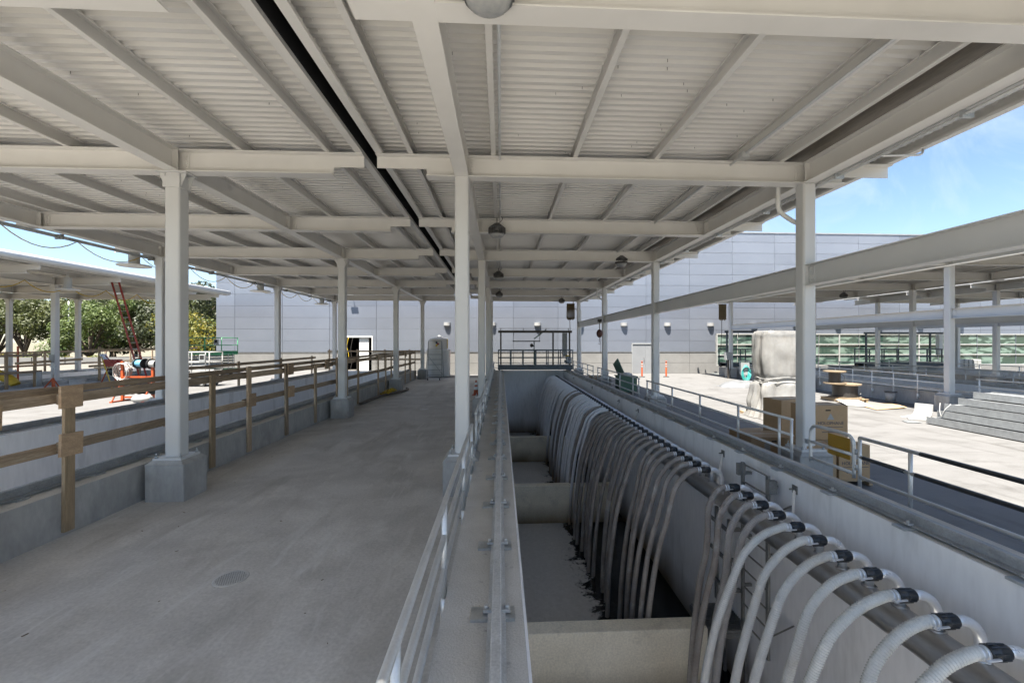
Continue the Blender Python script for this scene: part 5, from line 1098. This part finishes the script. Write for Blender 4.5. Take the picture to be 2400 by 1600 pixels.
tag(ob('bag_scrap', MB().sphere((-15.6, 22.25, 1.14), .16, (1.4, .8, .6)), MT['whiteo']), 'white plastic bag lying on the white scissor lift', 'bag')
# wire spool rack
sr = thing('spool_rack', 'orange steel rack for wire spools on the sunlit left deck', 'rack', (-13.7, 17.0, ZL))
for x in (-.55, .55):
    ob('upright', MB().box(x - .04, x + .04, -.04, .04, .0, 1.5), MT['orange'], sr); ob('foot', MB().box(x - .05, x + .05, -.5, .5, .0, .05), MT['orange'], sr)
    ob('brace', MB().bar((x, -.45, .05), (x, 0, .8), .04, .03, up=(1, 0, 0)), MT['orange'], sr)
ob('axle', MB().cyl((-.75, 0, 1.42), (.95, 0, 1.42), .02, n=8), MT['galv'], sr); ob('axle', MB().cyl((-.75, 0, .45), (.95, 0, .45), .02, n=8), MT['galv'], sr); ob('cross_bar', MB().box(-.51, .51, -.03, .03, .88, .94), MT['orange'], sr); ob('cross_bar', MB().box(-.51, .51, -.03, .03, .12, .18), MT['orange'], sr)
def spool(label, x, z, m, r=.19, w_=.34):
    t = thing('wire_spool', label, 'spool', (-13.7 + x, 17.0, ZL + z), R(-12), group='wire spools on the orange rack')
    for s in (-1, 1): ob('flange', MB().cyl((s * w_ / 2 - .012, 0, 0), (s * w_ / 2 + .012, 0, 0), r, n=22), MT['black'], t)
    ob('winding', MB().cyl((-w_ / 2 + .012, 0, 0), (w_ / 2 - .012, 0, 0), r * .68, n=18), m, t)
spool('blue wire spool with black flanges on the orange rack', .12, 1.42, MT['blue']); spool('white wire spool on the orange rack beside the blue one', .62, 1.40, MT['whiteo'], .20)
spool('lower left black wire spool on the orange rack', -.05, .45, MT['cable'], .2); spool('lower right black wire spool on the orange rack', .42, .45, MT['cable'], .2)
t = thing('wire_coil', 'tangled pink and white wire coils hanging on the spool rack', 'wire', (-14.25, 17.0, ZL + 1.0)); cr_ = random.Random(4)
pk = pm('pink_wire', (.55, .40, .38), (.6, .55, .5), 9, .5)
for k in range(9): ob('coil', MB().tube([((.24 + cr_.uniform(-.03, .03)) * math.cos(q) + cr_.uniform(-.01, .01), .05 * (k - 4) * .6, .12 + (.32 + cr_.uniform(-.03, .03)) * math.sin(q)) for q in [i * .45 for i in range(16)]], .014, 5), pk if k % 2 else MT['whiteo'], t)
tag(ob('rag_heap', MB().sphere((-13.3, 16.7, ZL + .13), .3, (1.2, .9, .55)), MT['whiteo']), 'white rag heap at the foot of the spool rack', 'rag')
# pipe threading stand, tripod, bucket, pipes, poles
ts = thing('pipe_stand', 'red and black pipe threading machine on orange legs', 'machine', (-19.4, 22.6, ZL))
for x, y in ((-.4, -.3), (.4, -.3), (0, .4)): ob('leg', MB().cyl((x, y, 0), (x * .3, y * .3, 1.0), .03, n=8), MT['orange'] if x else MT['iron'], ts)
ob('head', MB().box(-.3, .3, -.2, .2, 1.0, 1.35).cyl((-.35, 0, 1.2), (.35, 0, 1.2), .13, n=12), MT['red'], ts, bevel=.02); ob('motor', MB().sphere((.1, -.1, .75), .24, (1, .8, .9)), MT['black'], ts); ob('tray', MB().box(-.7, .2, -.25, .25, .92, .97), MT['woodB'], ts); ob('screen', MB().bar((-.35, 0, 1.36), (-.5, 0, 1.62), .35, .03), MT['galv'], ts)
tri = thing('pipe_jack', 'orange tripod pipe jack stand with a white stem', 'stand', (-19.5, 19.8, ZL))
for a in (90, 210, 330): ob('leg', MB().cyl((.42 * math.cos(R(a)), .42 * math.sin(R(a)), 0), (.02 * math.cos(R(a)), .02 * math.sin(R(a)), .62), .026, n=8), MT['orange'], tri); ob('spreader', MB().cyl((.24 * math.cos(R(a)), .24 * math.sin(R(a)), .26), (0, 0, .24), .014, n=6), MT['orange'], tri)
ob('sleeve', MB().cyl((0, 0, .12), (0, 0, .66), .045, n=10), MT['orange'], tri); ob('stem', MB().cyl((0, 0, .66), (0, 0, 1.08), .03, n=10), MT['whiteo'], tri); ob('head', MB().bar((-.14, 0, 1.18), (0, 0, 1.08), .03, .03).bar((.14, 0, 1.18), (0, 0, 1.08), .03, .03), MT['galv'], tri)
wb = thing('bucket', 'white plastic bucket behind the orange tripod', 'bucket', (-19.5, 20.9, ZL)); ob('shell', MB().lathe([(.001, .01), (.24, .01), (.29, .5), (.27, .5), (.22, .03)], (0, 0, 0), 20), MT['whiteo'], wb); ob('rim', MB().lathe([(.29, .46), (.31, .47), (.31, .50), (.28, .50)], (0, 0, 0), 20), MT['whiteo'], wb)
for i, (x, y0, y1, r, z) in enumerate(((-21.4, 18.5, 24.0, .075, .08), (-21.15, 19.0, 25.5, .06, .065), (-20.7, 21.5, 28.0, .075, .08), (-20.3, 19.3, 21.4, .06, .065))):
    tag(ob('plastic_pipe', MB().tube([(x, y0, ZL + z), (x + .1 * (i - 1), y1, ZL + z)], r, 14), MT['whiteo']), ('leftmost long white pipe', 'long white pipe beside the leftmost one', 'white pipe reaching past the bucket', 'short white pipe in front of the tripod')[i] + ' lying on the left deck', 'pipe', 'white pipes on the left deck')
tag(ob('stand_pipe', MB().cyl((-21.9, 21.6, ZL), (-21.9, 21.6, ZL + .8), .10, n=14), MT['whiteo']), 'upright white pipe stub before the far left curb', 'pipe')
tag(ob('leaning_pole', MB().cyl((-18.4, 21.4, ZL), (-19.6, 22.2, ZL + 1.5), .022, n=8), MT['yellow']), 'yellow handled pole leaning left of the wooden gusset', 'pole'); tag(ob('leaning_pole', MB().cyl((-17.3, 21.4, ZL), (-19.5, 22.3, ZL + 1.55), .022, n=8), MT['red']), 'red handled pole leaning beside the yellow one', 'pole')
tag(ob('yellow_duct', MB().tube(smooth_path([(-25.4, 20.2, 1.9), (-24.6, 20.6, 1.7), (-23.7, 21.0, 1.3), (-22.9, 21.2, .9), (-22.6, 21.25, .55)], 10), .20, 12, rs=[.20 + .02 * (i % 2) for i in range(41)]), MT['yellow']), 'ribbed yellow duct hose drooping over the far left curb', 'duct')
lad = thing('extension_ladder', 'long red extension ladder leaning on the far left canopy', 'ladder', (0, 0, 0))
A, B_ = Vector((-19.15, 24.0, ZL)), Vector((-20.85, 24.0, 6.4))
for dx in (0, .36): ob('stile', MB().bar(A + Vector((dx, 0, 0)), B_ + Vector((dx, 0, 0)), .035, .08), MT['red'], lad)
for k in range(18):
    p = A.lerp(B_, .03 + .94 * k / 17); ob('rung', MB().cyl(p, p + Vector((.36, 0, 0)), .018, n=6), MT['galv'], lad)
bx_ = thing('cable_reel', 'black steel reel of cable standing on the far left tank wall', 'reel', (-26.2, 22.8, .6))
for s in (-1, 1): ob('rim', MB().tube([(.62 * math.cos(q), s * .22, .66 + .62 * math.sin(q)) for q in [i * 2 * math.pi / 26 for i in range(27)]], .03, 6), MT['iron'], bx_)
ob('wound_cable', MB().cyl((0, -.2, .66), (0, .2, .66), .4, n=20), MT['cable'], bx_); ob('stand', MB().box(-.5, .5, -.3, .3, 0, .06), MT['iron'], bx_)
for i, (x, y) in enumerate(((-26.8, 22.0), (-25.6, 24.2), (-27.0, 27.5))):
    tag(ob('marker_stake', MB().box(x - .03, x + .03, y - .03, y + .03, .4, 2.35), MT['orange']), ('left', 'middle', 'right')[i] + ' orange topped stake beside the black steel reel', 'stake', 'orange stakes at the far left tank')
sg = thing('notice_sheet', 'white notice sheet taped to the far left column', 'notice', (-22.3, 22.75, 0)); ob('paper', MB().box(-.13, .13, -.186, -.1835, 1.55, 1.95), MT['whiteo'], sg)
fs_ = thing('far_fence', 'low pale barrier wall beyond the far left tank', 'wall', (-45, 46, 0))
for k in range(10): ob('panel', MB().box(-15 + 3.2 * k, -11.9 + 3.2 * k, -.1, .1, 0, 1.0), MT['precast'], fs_)
